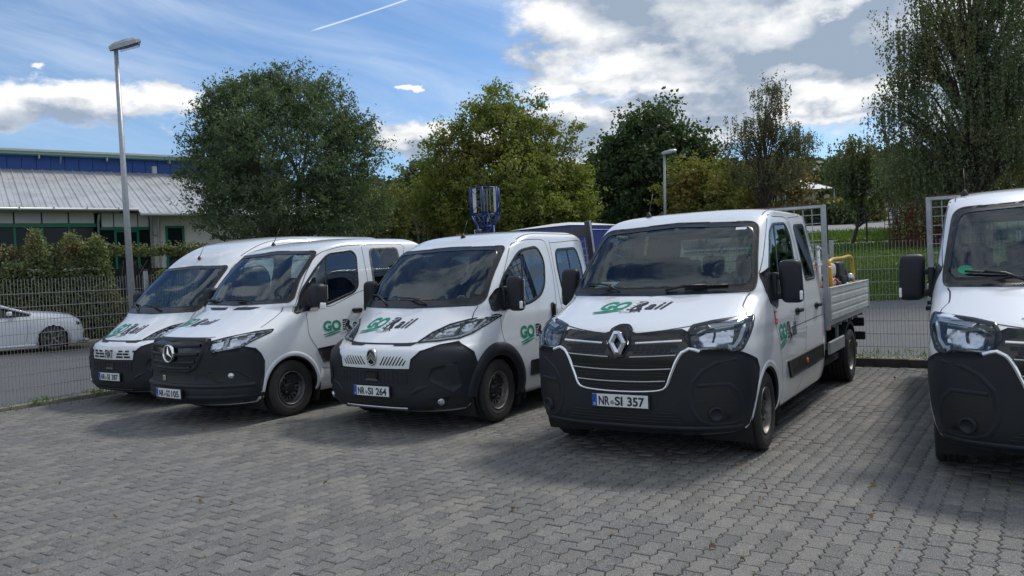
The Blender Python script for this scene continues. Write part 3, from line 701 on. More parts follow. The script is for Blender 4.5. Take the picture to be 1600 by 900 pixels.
    B.patch('lower_grille', [wf(*q) for q in [(-.46, .455), (.46, .455), (.57, .345), (-.57, .345)]], 'wrap', 'dark_plastic', bump, off=.0135)
    for z in (.365, .39, .415, .44): B.strip('lower_grille_bar', [wf(t, z) for t in np.linspace(-.55+(z-.345), .55-(z-.345), 12)], 'wrap', .008, 'black_plastic', bump, off=.015, h=.006)
    B.strip('bumper_lip', [wf(t, .318) for t in np.linspace(-.93, .93, 24)], 'wrap', .035, 'black_plastic', bump, off=.014, h=.012)
    # diamond badge
    y0 = -.045; bm = bmesh.new(); o4 = [(0, 1.135), (.082, 1.035), (0, .925), (-.082, 1.035)]
    o4 = [(-.028, 1.135), (.028, 1.135), (.082, 1.035), (.028, .928), (-.028, .928), (-.082, 1.035)]; i4 = [(-.003, 1.088), (.003, 1.088), (.034, 1.035), (.003, .978), (-.003, .978), (-.034, 1.035)]
    m4 = [((a[0]+b[0])/2, (a[1]+b[1])/2) for a, b in zip(o4, i4)]
    rr = [[bm.verts.new((x, y0+dy, z)) for x, z in q] for q, dy in ((o4, .02), (o4, 0.), (m4, -.016), (i4, 0.), (i4, .02))]
    for a, b in zip(rr, rr[1:]):
        for k in range(6): bm.faces.new((a[k], a[(k+1) % 6], b[(k+1) % 6], b[k]))
    bm_obj('diamond_badge', bm, 'chrome', gr)
    bk = B.patch('badge_backing', rpoly([wf(*q) for q in [(-.05, 1.16), (.05, 1.16), (.115, 1.05), (.10, .98), (.04, .895), (-.04, .895), (-.10, .98), (-.115, 1.05)]], .02), 'wrap', 'gloss_black', gr, off=.022, th=.012)
    B.shell('body', 'white_paint', van); B.lining(van)
    seams(B, van, [('wrap', [wf(*q) for q in [(-.60, 1.16), (-.35, 1.125), (-.15, 1.105)]]), ('wrap', [wf(*q) for q in [(.15, 1.105), (.35, 1.125), (.60, 1.16)]])])
    for sg in (1, -1): seams(B, van, [('wrap', [(sg*abs(q_[0]), q_[1]) for q_ in [wf(.885, 1.395), wf(.87, 1.34), wf(.88, 1.29), wf(.93, 1.245), wf(.945, 1.215)]])], .006); seams(B, van, [('top', [(sg*.80, 1.70), (sg*.78, 2.2), (sg*.78, 3.2)])], .01)
    plate(van, ('NR', num), -.035, .528); antenna(van, B, -.45 if not N else -.72, 1.86 if not N else 1.9, .5)
    wiper(van, B, (.12, 1.425), (.50, 1.455)); wiper(van, B, (-.35, 1.425), (-.62, 1.50))
    interior(van, .84, 1.40, .95, rows=(2.0, 2.85), back=3.4)
    if N:
        B.patch('green_badge', [(a_, b_) for a_, b_ in B.S([(-.755+.052*math.cos(k), 1.535+.036*math.sin(k)) for k in np.linspace(0, 6.2, 20)])], 'scr', 'green_vinyl', van, off=.004)
        go_logo(B, van, 'front', (-.42, 1.22), (.165, 0), (.02, .10), .25, 'bonnet_logo')
    else:
        go_logo(B, van, 'front', (-.43, 1.285), (.158, 0), (.015, .082), .3, 'bonnet_logo')
        B.patch('dashboard_paper', B.S([(-.70, 1.482), (-.50, 1.482), (-.42, 1.545), (-.62, 1.545)]), 'scr', 'paper', van, off=-.02)
        B.patch('toll_sticker', [(.62, 1.985), (.72, 1.985), (.72, 2.01), (.62, 2.01)], 'front', 'white_vinyl', van, off=.004)
    go_logo(B, van, 'L', (1.31, .935), (.160, 0), (.0, .195), 0, 'door_logo')
    d = B.patch('red_sticker', rpoly([(1.19, 1.09), (1.285, 1.09), (1.285, 1.21), (1.19, 1.21)], .012), 'L', 'red_vinyl', van, off=.004)
    B.text('lettering', 'RB', 'L', (1.205, 1.14), (.055, 0), (0, .075), 'white_vinyl', d, bold=.03, off=.006); B.text('lettering', 'rail', 'L', (1.21, 1.105), (.035, 0), (0, .03), 'white_vinyl', d, off=.006)
    for sg in (1, -1):
        add_wheel(van, .895, .87, sg, .04 if not N else .0); add_wheel(van, .895, 5.20, sg, 0); add_wheel(van, .69, 5.20, sg, 0)
    underbody(van, 6.2)
    # ---- flatbed
    bed = bmesh.new(); box(bed, (0, 4.99, .905), (2.08, 2.94, .07), .006, 1)
    for y in np.arange(3.7, 6.4, .42): box(bed, (0, y, .845), (2.0, .05, .06))
    bo = bm_obj('load_bed', bed, 'alu', van)
    b = bmesh.new(); box(b, (.38, 4.8, .74), (.09, 3.2, .16)); box(b, (-.38, 4.8, .74), (.09, 3.2, .16)); bm_obj('chassis_rail', b, 'chassis', van)
    for sg in (1, -1):
        b = bmesh.new(); x = sg*1.045
        for k in range(4): box(b, (x, 5.0, .975+k*.098), (.028, 2.84, .082), .012, 2)
        box(b, (x, 5.0, 1.122), (.020, 2.84, .38)); box(b, (x+sg*.004, 5.0, 1.318), (.036, 2.86, .016), .004, 1); box(b, (x, 3.585, 1.12), (.045, .03, .41), .005, 1); box(b, (x, 6.42, 1.12), (.045, .03, .41), .005, 1)
        bm_obj('drop_side', b, 'bed_board', van)
        b = bmesh.new(); box(b, (sg*1.03, 3.50, 1.56), (.050, .06, 1.46), .006, 1); p_ = bm_obj('headboard_post', b, 'galv', van)
        b = bmesh.new(); box(b, (sg*1.01, 4.12, .60), (.035, .95, .15), .008, 1); box(b, (sg*.95, 3.72, .70), (.03, .05, .24)); box(b, (sg*.95, 4.5, .70), (.03, .05, .24)); bm_obj('side_guard', b, 'galv', van)
        b = bmesh.new(); pts = [(sg*.99, 5.2+.47*math.cos(a), .36+.46*math.sin(a)) for a in np.linspace(-.1, math.pi+.1, 18)]
        for k in range(17):
            a, c = pts[k], pts[k+1]; v = [b.verts.new(q) for q in (a, c, (sg*.58, c[1], c[2]), (sg*.58, a[1], a[2]))]; b.faces.new(v)
            v = [b.verts.new(q) for q in (a, c, (a[0], c[1]*1, c[2]-.05), (a[0], a[1], a[2]-.05))]; b.faces.new(v)
        bm_obj('rear_mudguard', b, 'rubber', van)
        b = bmesh.new(); box(b, (sg*.80, 6.46, .70), (.36, .06, .13), .01, 1); box(b, (sg*.80, 6.40, .5), (.4, .05, .12), .01, 1); t_ = bm_obj('tail_light', b, 'dark_plastic', van); b = bmesh.new(); box(b, (sg*.82, 6.495, .70), (.30, .01, .10)); bm_obj('tail_lens', b, 'red_lens', t_)
        b = bmesh.new(); box(b, (sg*1.03, 3.56, .86), (.05, .05, .06), .01); bm_obj('clearance_lamp', b, 'amber', van)
    b = bmesh.new(); box(b, (0, 6.40, 1.12), (2.05, .03, .40), .004, 1); box(b, (0, 6.415, .98), (2.05, .02, .03)); bm_obj('tail_board', b, 'bed_board', van)
    b = bmesh.new(); box(b, (0, 3.50, 2.275), (2.10, .055, .036), .005, 1); bm_obj('headboard_beam', b, 'galv', van)
    b = bmesh.new(); box(b, (0, 3.50, 2.303), (2.06, .05, .008)); bm_obj('beam_pad', b, 'pad_maroon', van)
    b = bmesh.new()
    for x in np.arange(-1.0, 1.001, .10): tube(b, [(x, 3.51, 1.33), (x, 3.51, 2.25)], .0055, 4, False)
    for z in np.arange(1.38, 2.25, .10): tube(b, [(-1.0, 3.515, z), (1.0, 3.515, z)], .0055, 4, False)
    bm_obj('headboard_mesh', b, 'galv', van, kind='stuff')
    b = bmesh.new(); box(b, (0, 3.51, 1.12), (2.02, .025, .40), .004, 1); bm_obj('headboard_panel', b, 'bed_board', van)
    return van

def ducato(label, num, kind):
    """kind 'chevron' crew cab with dark headboard, or 'van' high roof panel van"""
    hi = kind == 'van'; sr = 3.31 if not hi else 5.4
    van = thing('panel_van' if hi else 'crew_cab_truck', label, 'van' if hi else 'truck', group='white company vehicles parked side by side')
    low = [(.22, .12, .88, .55, 2.6), (.28, .03, .96, .62, 2.7), (.42, .0, 1.0, .64, 2.7), (.58, .0, 1.02, .64, 2.6), (.72, .0, 1.025, .64, 2.6), (.82, .0, 1.025, .64, 2.5), (.89, .035, 1.02, .66, 2.4), (.93, .10, 1.018, .68, 2.3),
           (.99, .19, 1.013, .68, 2.3), (1.08, .33, 1.008, .66, 2.4), (1.18, .49, 1.0, .62, 2.5), (1.26, .62, .985, .54, 2.9), (1.32, .70, .975, .48, 3.4), (1.60, .98, .93, .40, 4.4), (1.93, 1.36, .872, .34, 5.)]
    if not hi: top = [(1.99, 1.45, .862, .34, 4.8), (2.04, 1.55, .85, .36, 4.), (2.10, 1.64, .83, .40, 3.2), (2.15, 1.80, .76, .45, 3.), (2.18, 2.02, .62, .5, 2.8), (2.20, 2.3, .35, .5, 2.5), (2.205, 2.6, .0, .3, 2.2)]
    else: top = [(2.02, 1.46, .865, .38, 4.4), (2.14, 1.58, .86, .44, 3.4), (2.26, 1.75, .855, .55, 2.8), (2.36, 2.0, .83, .60, 2.7), (2.43, 2.35, .74, .7, 2.6), (2.47, 2.8, .55, .8, 2.4), (2.49, 3.3, .25, .8, 2.2), (2.495, 3.8, .0, .5, 2.2)]
    st = [(*q, sr-(0 if q[0] < 2.05 else (q[0]-2.05)*1.2)) for q in low+top]
    B = Body(st)
    wf = lambda t, z: B.front(t, z, B.s0)
    outer = rpoly([(-.86, 1.315), (0, 1.298), (.86, 1.315), (.905, 1.38), (.872, 1.62), (.815, 1.95), (.77, 1.985), (0, 2.005), (-.77, 1.985), (-.815, 1.95), (-.872, 1.62), (-.905, 1.38)], .05)
    gl = rpoly([(-.76, 1.40), (0, 1.385), (.76, 1.40), (.845, 1.44), (.82, 1.62), (.765, 1.90), (.71, 1.94), (0, 1.96), (-.71, 1.94), (-.765, 1.90), (-.82, 1.62), (-.845, 1.44)], .04)
    windscreen(B, van, outer, gl)
    fw = rpoly([(1.17, 1.26), (1.10, 1.45), (1.24, 1.62), (1.66, 1.92), (2.08, 1.975), (2.19, 1.80), (2.10, 1.50), (1.98, 1.38), (1.72, 1.30)], [.04, .04, .08, .12, .12, .1, .1, .1, .08])
    rw = rpoly([(2.50, 1.42), (2.48, 1.72), (2.51, 1.93), (3.04, 1.95), (3.10, 1.72), (3.08, 1.40), (2.62, 1.34)], .08)
    for pr, sg in (('L', 1), ('R', -1)):
        side_window(B, van, fw, pr, div=[(1.57, 1.30), (1.70, 1.93)], rim=.035)
        if not hi: side_window(B, van, rw, pr, rim=.035, div=[(2.80, 1.37), (2.80, 1.94)])
        B.patch('mirror_base', rpoly([(1.08, 1.50), (.93, 1.38), (.93, 1.24), (1.20, 1.235), (1.26, 1.50)], .05), pr, 'black_plastic', van, off=.008, th=.01)
        well(B, van, .95, .43, sg)
        arch(B, van, .95, .40, pr, 'black_plastic', .15, -12 if pr == 'L' else -12, 178, off=.006, h=.03)
        if not hi:
            B.patch('side_trim', rpoly([(1.60, .62), (2.2, .62), (2.2, .43), (1.60, .43)], .03), pr, 'black_plastic', van, off=.014, th=.02); B.patch('side_trim', rpoly([(2.24, .62), (3.2, .62), (3.2, .43), (2.24, .43)], .03), pr, 'black_plastic', van, off=.014, th=.02)
        hp = rpoly([(2.13, 1.07), (2.23, 1.07), (2.25, 1.27), (2.15, 1.27)], .045); hh = B.patch('door_handle', hp, pr, 'seam', van, off=.004)
        h, n = B.cast(pr, 2.19, 1.17); b = bmesh.new(); box(b, (h.x+sg*.02, 2.19, 1.17), (.028, .045, .17), .015, 3); bm_obj('handle_grip', b, 'dark_plastic', hh, True)
        seams(B, van, [(pr, [(1.04, 1.22), (1.05, .98), (1.10, .86)]), (pr, [(1.14, 1.50), (1.50, 1.945), (1.70, 2.03), (1.95, 2.06), (2.24, 2.055), (2.31, 1.98), (2.34, 1.72), (2.31, 1.35), (2.28, 1.17), (2.28, .70), (2.15, .36)]), (pr, [(2.40, 2.05), (2.40, 1.2), (2.42, .4)]), (pr, [(2.40, 2.02), (3.27, 2.03), (3.29, 1.7), (3.29, .5)]), (pr, [(2.40, 1.18), (3.29, 1.18)])])
        mirror_unit(van, 1.17, 1.43, sg, .97)
        b = bmesh.new(); box(b, (sg*.88, 1.50, .33), (.22, .015, .32), .01, 1); bm_obj('mud_flap', b, 'rubber', van)
    if not hi:
        B.cut('rear', [(-.68, 1.4), (.68, 1.4), (.68, 1.9), (-.68, 1.9)], .01); B.patch('rear_window', rpoly([(-.70, 1.38), (.70, 1.38), (.70, 1.92), (-.70, 1.92)], .06), 'rear', 'side_glass', van, off=.001, res=.2)
    # bumper, dark plastic running back to the arches
    sd = lambda sg: [(sg*a, z) for a, z in B.W(('f', .52, .80), ('f', .60, .875), ('f', .74, .93), ('f', .88, .955), ('s', .42, .93), ('s', .50, .84), ('s', .55, .70), ('s', .54, .50), ('s', .50, .34), ('s', .46, .26))]
    poly = [wf(-.50, .695), wf(0, .69), wf(.50, .695)]+sd(1)+[wf(.55, .245), wf(0, .24), wf(-.55, .245)]+sd(-1)[::-1]
    bump = B.patch('bumper', poly, 'wrap', 'black_plastic', van, off=.012, th=.03, res=.045)
    gr = B.patch('grille', [wf(*q) for q in [(-.52, .685), (0, .68), (.50, .685), (.46, .53), (0, .52), (-.47, .53)]], 'wrap', 'dark_plastic', van, off=.0145)
    for z in (.665, .64, .615, .59, .565, .545): B.strip('grille_bar', [wf(t, z) for t in np.linspace(-.49, .47, 14)], 'wrap', .008, 'black_plastic', gr, off=.015, h=.006)
    for t in np.arange(-.46, .47, .058): B.strip('grille_bar', [wf(t, .535), wf(t, .675)], 'wrap', .006, 'black_plastic', gr, off=.0155, h=.005)
    B.patch('radar_cover', rpoly([wf(*q) for q in [(-.10, .665), (.10, .665), (.10, .56), (-.10, .56)]], .01), 'wrap', 'gloss_black', gr, off=.022, th=.01)
    B.patch('lower_grille', [wf(*q) for q in [(-.46, .375), (.46, .375), (.52, .30), (-.52, .30)]], 'wrap', 'dark_plastic', bump, off=.0135)
    B.strip('skid_trim', [wf(t, .272) for t in np.linspace(-.46, .44, 12)], 'wrap', .022, 'satin_silver' if not hi else 'black_plastic', bump, off=.014, h=.010)
    B.patch('scuttle_gap', [wf(*q) for q in [(-.44, .925), (-.24, .925), (-.20, .942), (.20, .942), (.24, .925), (.44, .925), (.50, .955), (0, .952), (-.50, .955)]], 'wrap', 'dark_plastic', van, off=.004)
    hl = rpoly([wf(*q) for q in [(.49, .955), (.57, 1.05), (.69, 1.125), (.84, 1.17), (.985, 1.205), (.998, 1.19), (.975, 1.10), (.93, 1.03), (.86, .985), (.70, .968)]], .015)
    for sg in (1, -1):
        headlamp(B, van, hl, sg, [(rpoly([wf(*q) for q in [(.60, 1.00), (.62, 1.06), (.70, 1.10), (.79, 1.12), (.80, 1.015)]], .01), 'lamp_silver', -.022), (rpoly([wf(*q) for q in [(.82, 1.025), (.815, 1.135), (.91, 1.16), (.93, 1.06)]], .01), 'lamp_silver', -.022)],
                 ([wf(.53, .968), wf(.68, .985), wf(.82, .998), wf(.89, 1.025), wf(.93, 1.08), wf(.955, 1.16)], .020), dark=True, rim=.014)
        f_ = lambda *L_: [((sg*a), z) for a, z in [wf(*q) for q in L_]]
        B.patch('bumper_panel', rpoly(f_((.70, .60), (.74, .70), (.94, .76), (.955, .50), (.90, .44), (.72, .56)), .02), 'wrap', 'black_plastic', bump, off=.022, th=.01)
        B.strip('bumper_crease', crs(f_((.50, .42), (.60, .48), (.72, .52)), .04), 'wrap', .05, 'black_plastic', bump, off=.0125, h=.006, taper=lambda t: math.sin(math.pi*min(1, t+.05))*.9+.1)
        B.patch('fog_recess', rpoly(f_((.66, .38), (.93, .40), (.94, .31), (.66, .30)), .02), 'wrap', 'dark_plastic', bump, off=.0135)
        h, n = B.cast('wrap', sg*wf(.80, .345)[0], .345); b = bmesh.new(); M_ = n.to_track_quat('X', 'Z').to_matrix().to_4x4(); lathe(b, [(-.01, .038), (.014, .036), (.016, .030), (.020, .015), (.022, .0001)], n=20); bmesh.ops.transform(b, matrix=Matrix.Translation(h+n*.014) @ M_, verts=b.verts); bm_obj('fog_lamp', b, 'reflector', bump, True)
    nose = None
    if not hi:
        for k in range(8):       # slanted louvres each side of the badge
            for sg in (1, -1):
                a = .105+k*.043; ln = 1.12 if k < 6 else .9-.25*(k-6)
                q = [(sg*a, .728), (sg*(a+.020), .728), (sg*(a+.020-.055*ln*-1), .728+.085*ln), (sg*(a+.008+.055*ln), .728+.085*ln)]
                o = B.patch('nose_louvre', [wf(*p) for p in q], 'wrap', 'gloss_black', van, off=.004, res=.3)
        h, n = B.cast('front', 0, .81); b = bmesh.new(); rr = lathe(b, [(-.018, .082), (.008, .082), (.012, .074), (.008, .068)], n=32)
        bmesh.ops.transform(b, matrix=Matrix.Translation((0, -.008, .812)) @ Matrix.Rotation(R(-90), 4, 'Z') @ Matrix.Diagonal((1, .86, 1.12, 1)), verts=b.verts); bd = bm_obj('oval_badge', b, 'satin_silver', van, True)
        b = bmesh.new(); lathe(b, [(-.01, .078), (.006, .074), (.007, .0001)], n=32); bmesh.ops.transform(b, matrix=Matrix.Translation((0, -.008, .812)) @ Matrix.Rotation(R(-90), 4, 'Z') @ Matrix.Diagonal((1, .86, 1.12, 1)), verts=b.verts); bm_obj('badge_field', b, 'gloss_black', bd, True)
        for dz in (0, -.042):
            v = [(-.055, -.03), (0, .03), (.055, -.03), (.055, -.008), (0, .052), (-.055, -.008)]; b = bmesh.new(); f0 = [b.verts.new((x, -.022, .815+dz+z)) for x, z in v]; f1 = [b.verts.new((x, -.010, .815+dz+z)) for x, z in v]
            b.faces.new((f0[0], f0[1], f0[4], f0[5])); b.faces.new((f0[1], f0[2], f0[3], f0[4]))
            for k in range(6): b.faces.new((f0[k], f0[(k+1) % 6], f1[(k+1) % 6], f1[k]))
            bm_obj('badge_chevron', b, 'chrome', bd)
    else:
        rows = {.80: [(.20, .09), (.34, .08), (.48, .07)], .76: [(.155, .13), (.30, .11)], .718: [(.14, .15), (.315, .12)]}
        for z, L_ in rows.items():
            for a, w_ in L_:
                for sg in (1, -1): B.patch('nose_slot', rpoly([wf(*p) for p in [(sg*a, z), (sg*(a+w_), z), (sg*(a+w_+.01), z+.026), (sg*(a+.01), z+.026)]], .006), 'wrap', 'gloss_black', van, off=.004, res=.3)
        b_ = B.text('nose_lettering', 'FIAT', 'front', (-.125, .715), (.098, 0), (0, .165), 'black_vinyl', van, bold=.02, off=.008)
    B.shell('body', 'white_paint', van)
    B.lining(van)
    seams(B, van, [('wrap', [wf(*q) for q in [(-.50, .96), (-.25, .945), (0, .943), (.25, .945), (.50, .96)]])], .010)
    for sg in (1, -1): seams(B, van, [('front', [(sg*.86, 1.16), (sg*.84, 1.24), (sg*.86, 1.31)])]); seams(B, van, [('top', [(sg*.80, 1.72), (sg*.785, 2.2), (sg*.785, 3.1)])], .012)
    plate(van, ('NR', num), -.035, .445); antenna(van, B, 0, 1.72 if not hi else 1.55, .45, .22)
    wiper(van, B, (.20, 1.335), (-.12, 1.40)); wiper(van, B, (-.42, 1.335), (-.66, 1.44))
    interior(van, .72, 1.31, .94, rows=(1.85, 2.75), back=3.3)
    if hi:
        b = bmesh.new(); box(b, (0, 2.5, 1.3), (1.66, .04, 1.9)); bm_obj('bulkhead', b, 'interior', van)
        go_logo(B, van, 'front', (-.50, 1.045), (.175, 0), (.03, .165), .25, 'bonnet_logo')
    else: go_logo(B, van, 'front', (-.49, 1.10), (.166, 0), (.02, .142), .3, 'bonnet_logo')
    go_logo(B, van, 'L', (1.41, .90), (.172, 0), (0, .185), 0, 'door_logo')
    for sg in (1, -1): add_wheel(van, .895, .95, sg, .06 if sg > 0 and not hi else 0, sc=1.02); add_wheel(van, .895, 4.98, sg, 0)
    underbody(van, sr if hi else 6.0)
    if not hi:
        b = bmesh.new(); box(b, (0, 4.85, .92), (2.1, 2.7, .08)); bo = bm_obj('load_bed', b, 'dark_steel', van)
        for sg in (1, -1):
            b = bmesh.new(); box(b, (sg*1.04, 4.85, 1.15), (.03, 2.7, .38), .008, 1); bm_obj('drop_side', b, 'bed_board', van)
            b = bmesh.new(); RX = Matrix.Rotation(R(11), 3, 'X'); box(b, (sg*.93, 3.44, 1.60), (.085, .06, 1.46), .004, 1, RX); bm_obj('headboard_post', b, 'dark_steel', van); b = bmesh.new(); box(b, (sg*.978, 3.42, 1.60), (.012, .03, 1.46), 0, 1, RX); bm_obj('post_edge', b, 'alu', van)
        b = bmesh.new(); box(b, (0, 3.365, 2.17), (1.80, .04, .13), .004, 1); box(b, (0, 3.54, 1.15), (1.8, .03, .5)); bm_obj('headboard_beam', b, 'dark_steel', van)
        b = bmesh.new()
        for x in np.arange(-.88, .89, .1): tube(b, [(x, 3.54, 1.4), (x, 3.385, 2.12)], .006, 5, False)
        for z in np.arange(1.45, 2.10, .1): tube(b, [(-.9, 3.54-(z-1.4)*.215, z), (.9, 3.54-(z-1.4)*.215, z)], .006, 5, False)
        bm_obj('headboard_mesh', b, 'galv', van, kind='stuff')
    return van

def sprinter(label, num):
    van = thing('crew_cab_van', label, 'van', group='white company vehicles parked side by side')
    sr = 3.72
    st = [(.24, .10, .88, .60, 2.6), (.30, .02, .95, .68, 2.6), (.40, -.01, .99, .72, 2.6), (.47, .0, 1.0, .74, 2.6), (.56, .03, 1.005, .74, 2.6), (.70, .02, 1.01, .74, 2.5), (.85, .02, 1.012, .74, 2.5), (.98, .05, 1.01, .74, 2.4), (1.035, .11, 1.008, .74, 2.3),
          (1.09, .24, 1.005, .74, 2.3), (1.16, .42, 1.0, .72, 2.4), (1.25, .64, .99, .66, 2.5), (1.33, .82, .98, .60, 2.6), (1.39, .94, .97, .46, 3.5), (1.70, 1.22, .922, .38, 4.4), (2.03, 1.57, .866, .33, 5.), (2.10, 1.66, .855, .34, 4.6), (2.15, 1.78, .835, .38, 3.8), (2.20, 1.95, .77, .45, 3.), (2.235, 2.2, .62, .5, 2.8), (2.255, 2.5, .35, .5, 2.5), (2.26, 2.8, .0, .3, 2.2)]
    st = [(*q, sr-(0 if q[0] < 2.1 else (q[0]-2.1)*1.6)) for q in st]
    B = Body(st)
    wf = lambda t, z: B.front(t, z, B.s0)
    outer = rpoly([(-.885, 1.405), (0, 1.385), (.885, 1.405), (.905, 1.45), (.862, 1.68), (.812, 2.03), (.76, 2.06), (0, 2.09), (-.76, 2.06), (-.812, 2.03), (-.862, 1.68), (-.905, 1.45)], .04)
    gl = rpoly([(-.82, 1.455), (0, 1.435), (.82, 1.455), (.85, 1.50), (.815, 1.68), (.765, 1.99), (.72, 2.02), (0, 2.045), (-.72, 2.02), (-.765, 1.99), (-.815, 1.68), (-.85, 1.50)], .03)
    windscreen(B, van, outer, gl)
    fw = rpoly([(1.12, 1.27), (1.28, 1.56), (1.55, 1.84), (1.78, 2.015), (2.20, 2.055), (2.27, 1.99), (2.22, 1.57), (2.13, 1.49), (1.65, 1.36)], [.03, .06, .1, .1, .07, .1, .08, .08, .1])
    rw = rpoly([(2.52, 1.50), (2.54, 2.08), (3.09, 2.09), (3.12, 1.52)], .07)
    for pr, sg in (('L', 1), ('R', -1)):
        side_window(B, van, fw, pr, div=[(1.62, 1.36), (1.73, 1.98)]); side_window(B, van, rw, pr, rim=.035, col='steel_grey')
        B.patch('mirror_base', rpoly([(1.10, 1.27), (1.28, 1.56), (1.50, 1.72), (1.50, 1.30)], .03), pr, 'black_plastic', van, off=.006, th=.01)
        well(B, van, 1.0, .41, sg)
        arch(B, van, 1.0, .40, pr, 'white_paint', .055, -9, 189, h=.008); arch(B, van, 1.0, .38, pr, 'chassis', .03, -9, 189, off=-.012)
        B.patch('side_trim', rpoly([(1.40, .80), (2.36, .86), (3.4, .86), (3.4, .62), (1.50, .60)], .03), pr, 'black_plastic', van, off=.010, th=.02)
        handle(B, van, pr, 2.14, 1.24, 'black_plastic'); 
        seams(B, van, [(pr, [(1.27, 1.27), (1.275, 1.1), (1.29, .97), (1.42, .78)]), (pr, [(1.10, 1.29), (1.28, 1.60), (1.44, 1.82), (1.62, 2.0), (1.82, 2.075), (2.10, 2.12), (2.38, 2.135)]), (pr, [(2.40, 2.15), (2.41, 1.6), (2.40, .9), (2.40, .4)]), (pr, [(2.44, 2.135), (3.19, 2.14), (3.21, 2.0), (3.24, 1.5), (3.22, .5)]), (pr, [(1.45, 1.35), (1.70, 1.33), (2.15, 1.47), (2.38, 1.52)])])
        mirror_unit(van, 1.33, 1.48, sg, .965, small=True)
        B.patch('sill_step', rpoly([(1.43, .34), (1.65, .34), (1.65, .54), (1.46, .56)], .02), pr, 'white_paint', van, off=.006, th=.01)
    B.cut('rear', [(-.68, 1.5), (.68, 1.5), (.68, 1.98), (-.68, 1.98)], .01); B.patch('rear_window', rpoly([(-.70, 1.48), (.70, 1.48), (.70, 2.0), (-.70, 2.0)], .06), 'rear', 'side_glass', van, off=.001, res=.2)
    sd = lambda sg: [(sg*a, z) for a, z in B.W(('f', .66, .875), ('f', .80, .895), ('f', .92, .93), ('s', .50, .90), ('s', .56, .83), ('s', .60, .74), ('s', .59, .55), ('s', .56, .40), ('s', .52, .27))]
    poly = [wf(-.56, 1.03), wf(0, 1.035), wf(.56, 1.03), wf(.60, 1.00), wf(.62, .90)]+sd(1)+[wf(.55, .262), wf(0, .255), wf(-.55, .262)]+sd(-1)[::-1]+[wf(-.62, .90), wf(-.60, 1.0)]
    bump = B.patch('bumper', poly, 'wrap', 'black_plastic', van, off=.012, th=.03, res=.045)
    gq = rpoly([wf(*q) for q in [(-.53, 1.005), (0, 1.012), (.53, 1.005), (.52, .86), (.42, .70), (.30, .655), (-.30, .655), (-.42, .70), (-.52, .86)]], .02)
    gr = B.patch('grille', gq, 'wrap', 'gloss_black', van, off=.0155)
    B.strip('grille_surround', gq, 'wrap', .05, 'black_plastic', gr, off=.016, h=.014, closed=True)
    for z, w_ in ((.955, .50), (.86, .485), (.765, .43), (.70, .36)): B.strip('grille_bar', [wf(t, z-.012*(1-(t/.5)**2)) for t in np.linspace(-w_, w_, 16)], 'wrap', .042, 'black_plastic', gr, off=.017, h=.020)
    b = bmesh.new(); lathe(b, [(-.02, .108), (.010, .108), (.018, .102), (.010, .094), (.0, .092)], n=48)
    MX = Matrix.Translation((0, -.035, .865)) @ Matrix.Rotation(R(-90), 4, 'Z'); bmesh.ops.transform(b, matrix=MX, verts=b.verts); bd = bm_obj('star_badge', b, 'chrome', gr, True)
    b = bmesh.new(); lathe(b, [(-.01, .10), (.0, .095), (.001, .0001)], n=32); bmesh.ops.transform(b, matrix=MX, verts=b.verts); bm_obj('badge_field', b, 'gloss_black', bd)
    b = bmesh.new(); c0 = b.verts.new((0, -.058, .865))
    for k in range(3):
        a = math.pi/2+k*2*math.pi/3; tip = b.verts.new((.096*math.cos(a), -.042, .865+.096*math.sin(a))); l_ = b.verts.new((.017*math.cos(a-math.pi/3), -.040, .865+.017*math.sin(a-math.pi/3))); r_ = b.verts.new((.017*math.cos(a+math.pi/3), -.040, .865+.017*math.sin(a+math.pi/3)))
        b.faces.new((c0, l_, tip)); b.faces.new((c0, tip, r_))
    bm_obj('badge_star', b, 'chrome', bd)
    B.patch('lower_grille', rpoly([wf(*q) for q in [(-.44, .60), (.44, .60), (.40, .515), (-.40, .515)]], .015), 'wrap', 'dark_plastic', bump, off=.0135)
    for z in (.535, .56, .583): B.strip('lower_grille_bar', [wf(t, z) for t in np.linspace(-.39, .39, 10)], 'wrap', .005, 'black_plastic', bump, off=.0145, h=.004)
    b = bmesh.new(); box(b, (-.18, .02, .56), (.05, .05, .07), .01, 2); bm_obj('tow_eye_cover', b, 'satin_silver', bump)
    for z, h_ in ((.475, .02), (.345, .012)): B.strip('bumper_lip', [wf(t, z) for t in np.linspace(-.97, .97, 30)], 'wrap', .05, 'black_plastic', bump, off=.013, h=h_)
    hl = rpoly([wf(*q) for q in [(.585, .995), (.72, 1.035), (.90, 1.085), (.975, 1.10), (.985, 1.07), (.955, .99), (.90, .915), (.72, .882), (.60, .895)]], .015)
    for sg in (1, -1):
        headlamp(B, van, hl, sg, [(rpoly([wf(*q) for q in [(.61, .91), (.62, .985), (.74, 1.02), (.755, .905)]], .01), 'lamp_silver', -.018), (rpoly([wf(*q) for q in [(.785, .91), (.775, 1.03), (.91, 1.07), (.945, 1.03), (.93, .97), (.88, .92)]], .01), 'lamp_silver', -.016)],
                 ([wf(.765, .90), wf(.755, 1.02)], .03), rim=.012, inner='lamp_silver')
        f_ = lambda *L_: [((sg*a), z) for a, z in [wf(*q) for q in L_]]
        fo_ = B.patch('fog_recess', rpoly(f_((.60, .635), (.86, .64), (.93, .56), (.72, .535), (.66, .56)), .02), 'wrap', 'dark_plastic', bump, off=.0135)
        B.strip('fog_surround', rpoly(f_((.58, .65), (.87, .655), (.955, .55), (.71, .52), (.64, .56)), .03), 'wrap', .018, 'black_plastic', bump, off=.014, h=.010, closed=True)
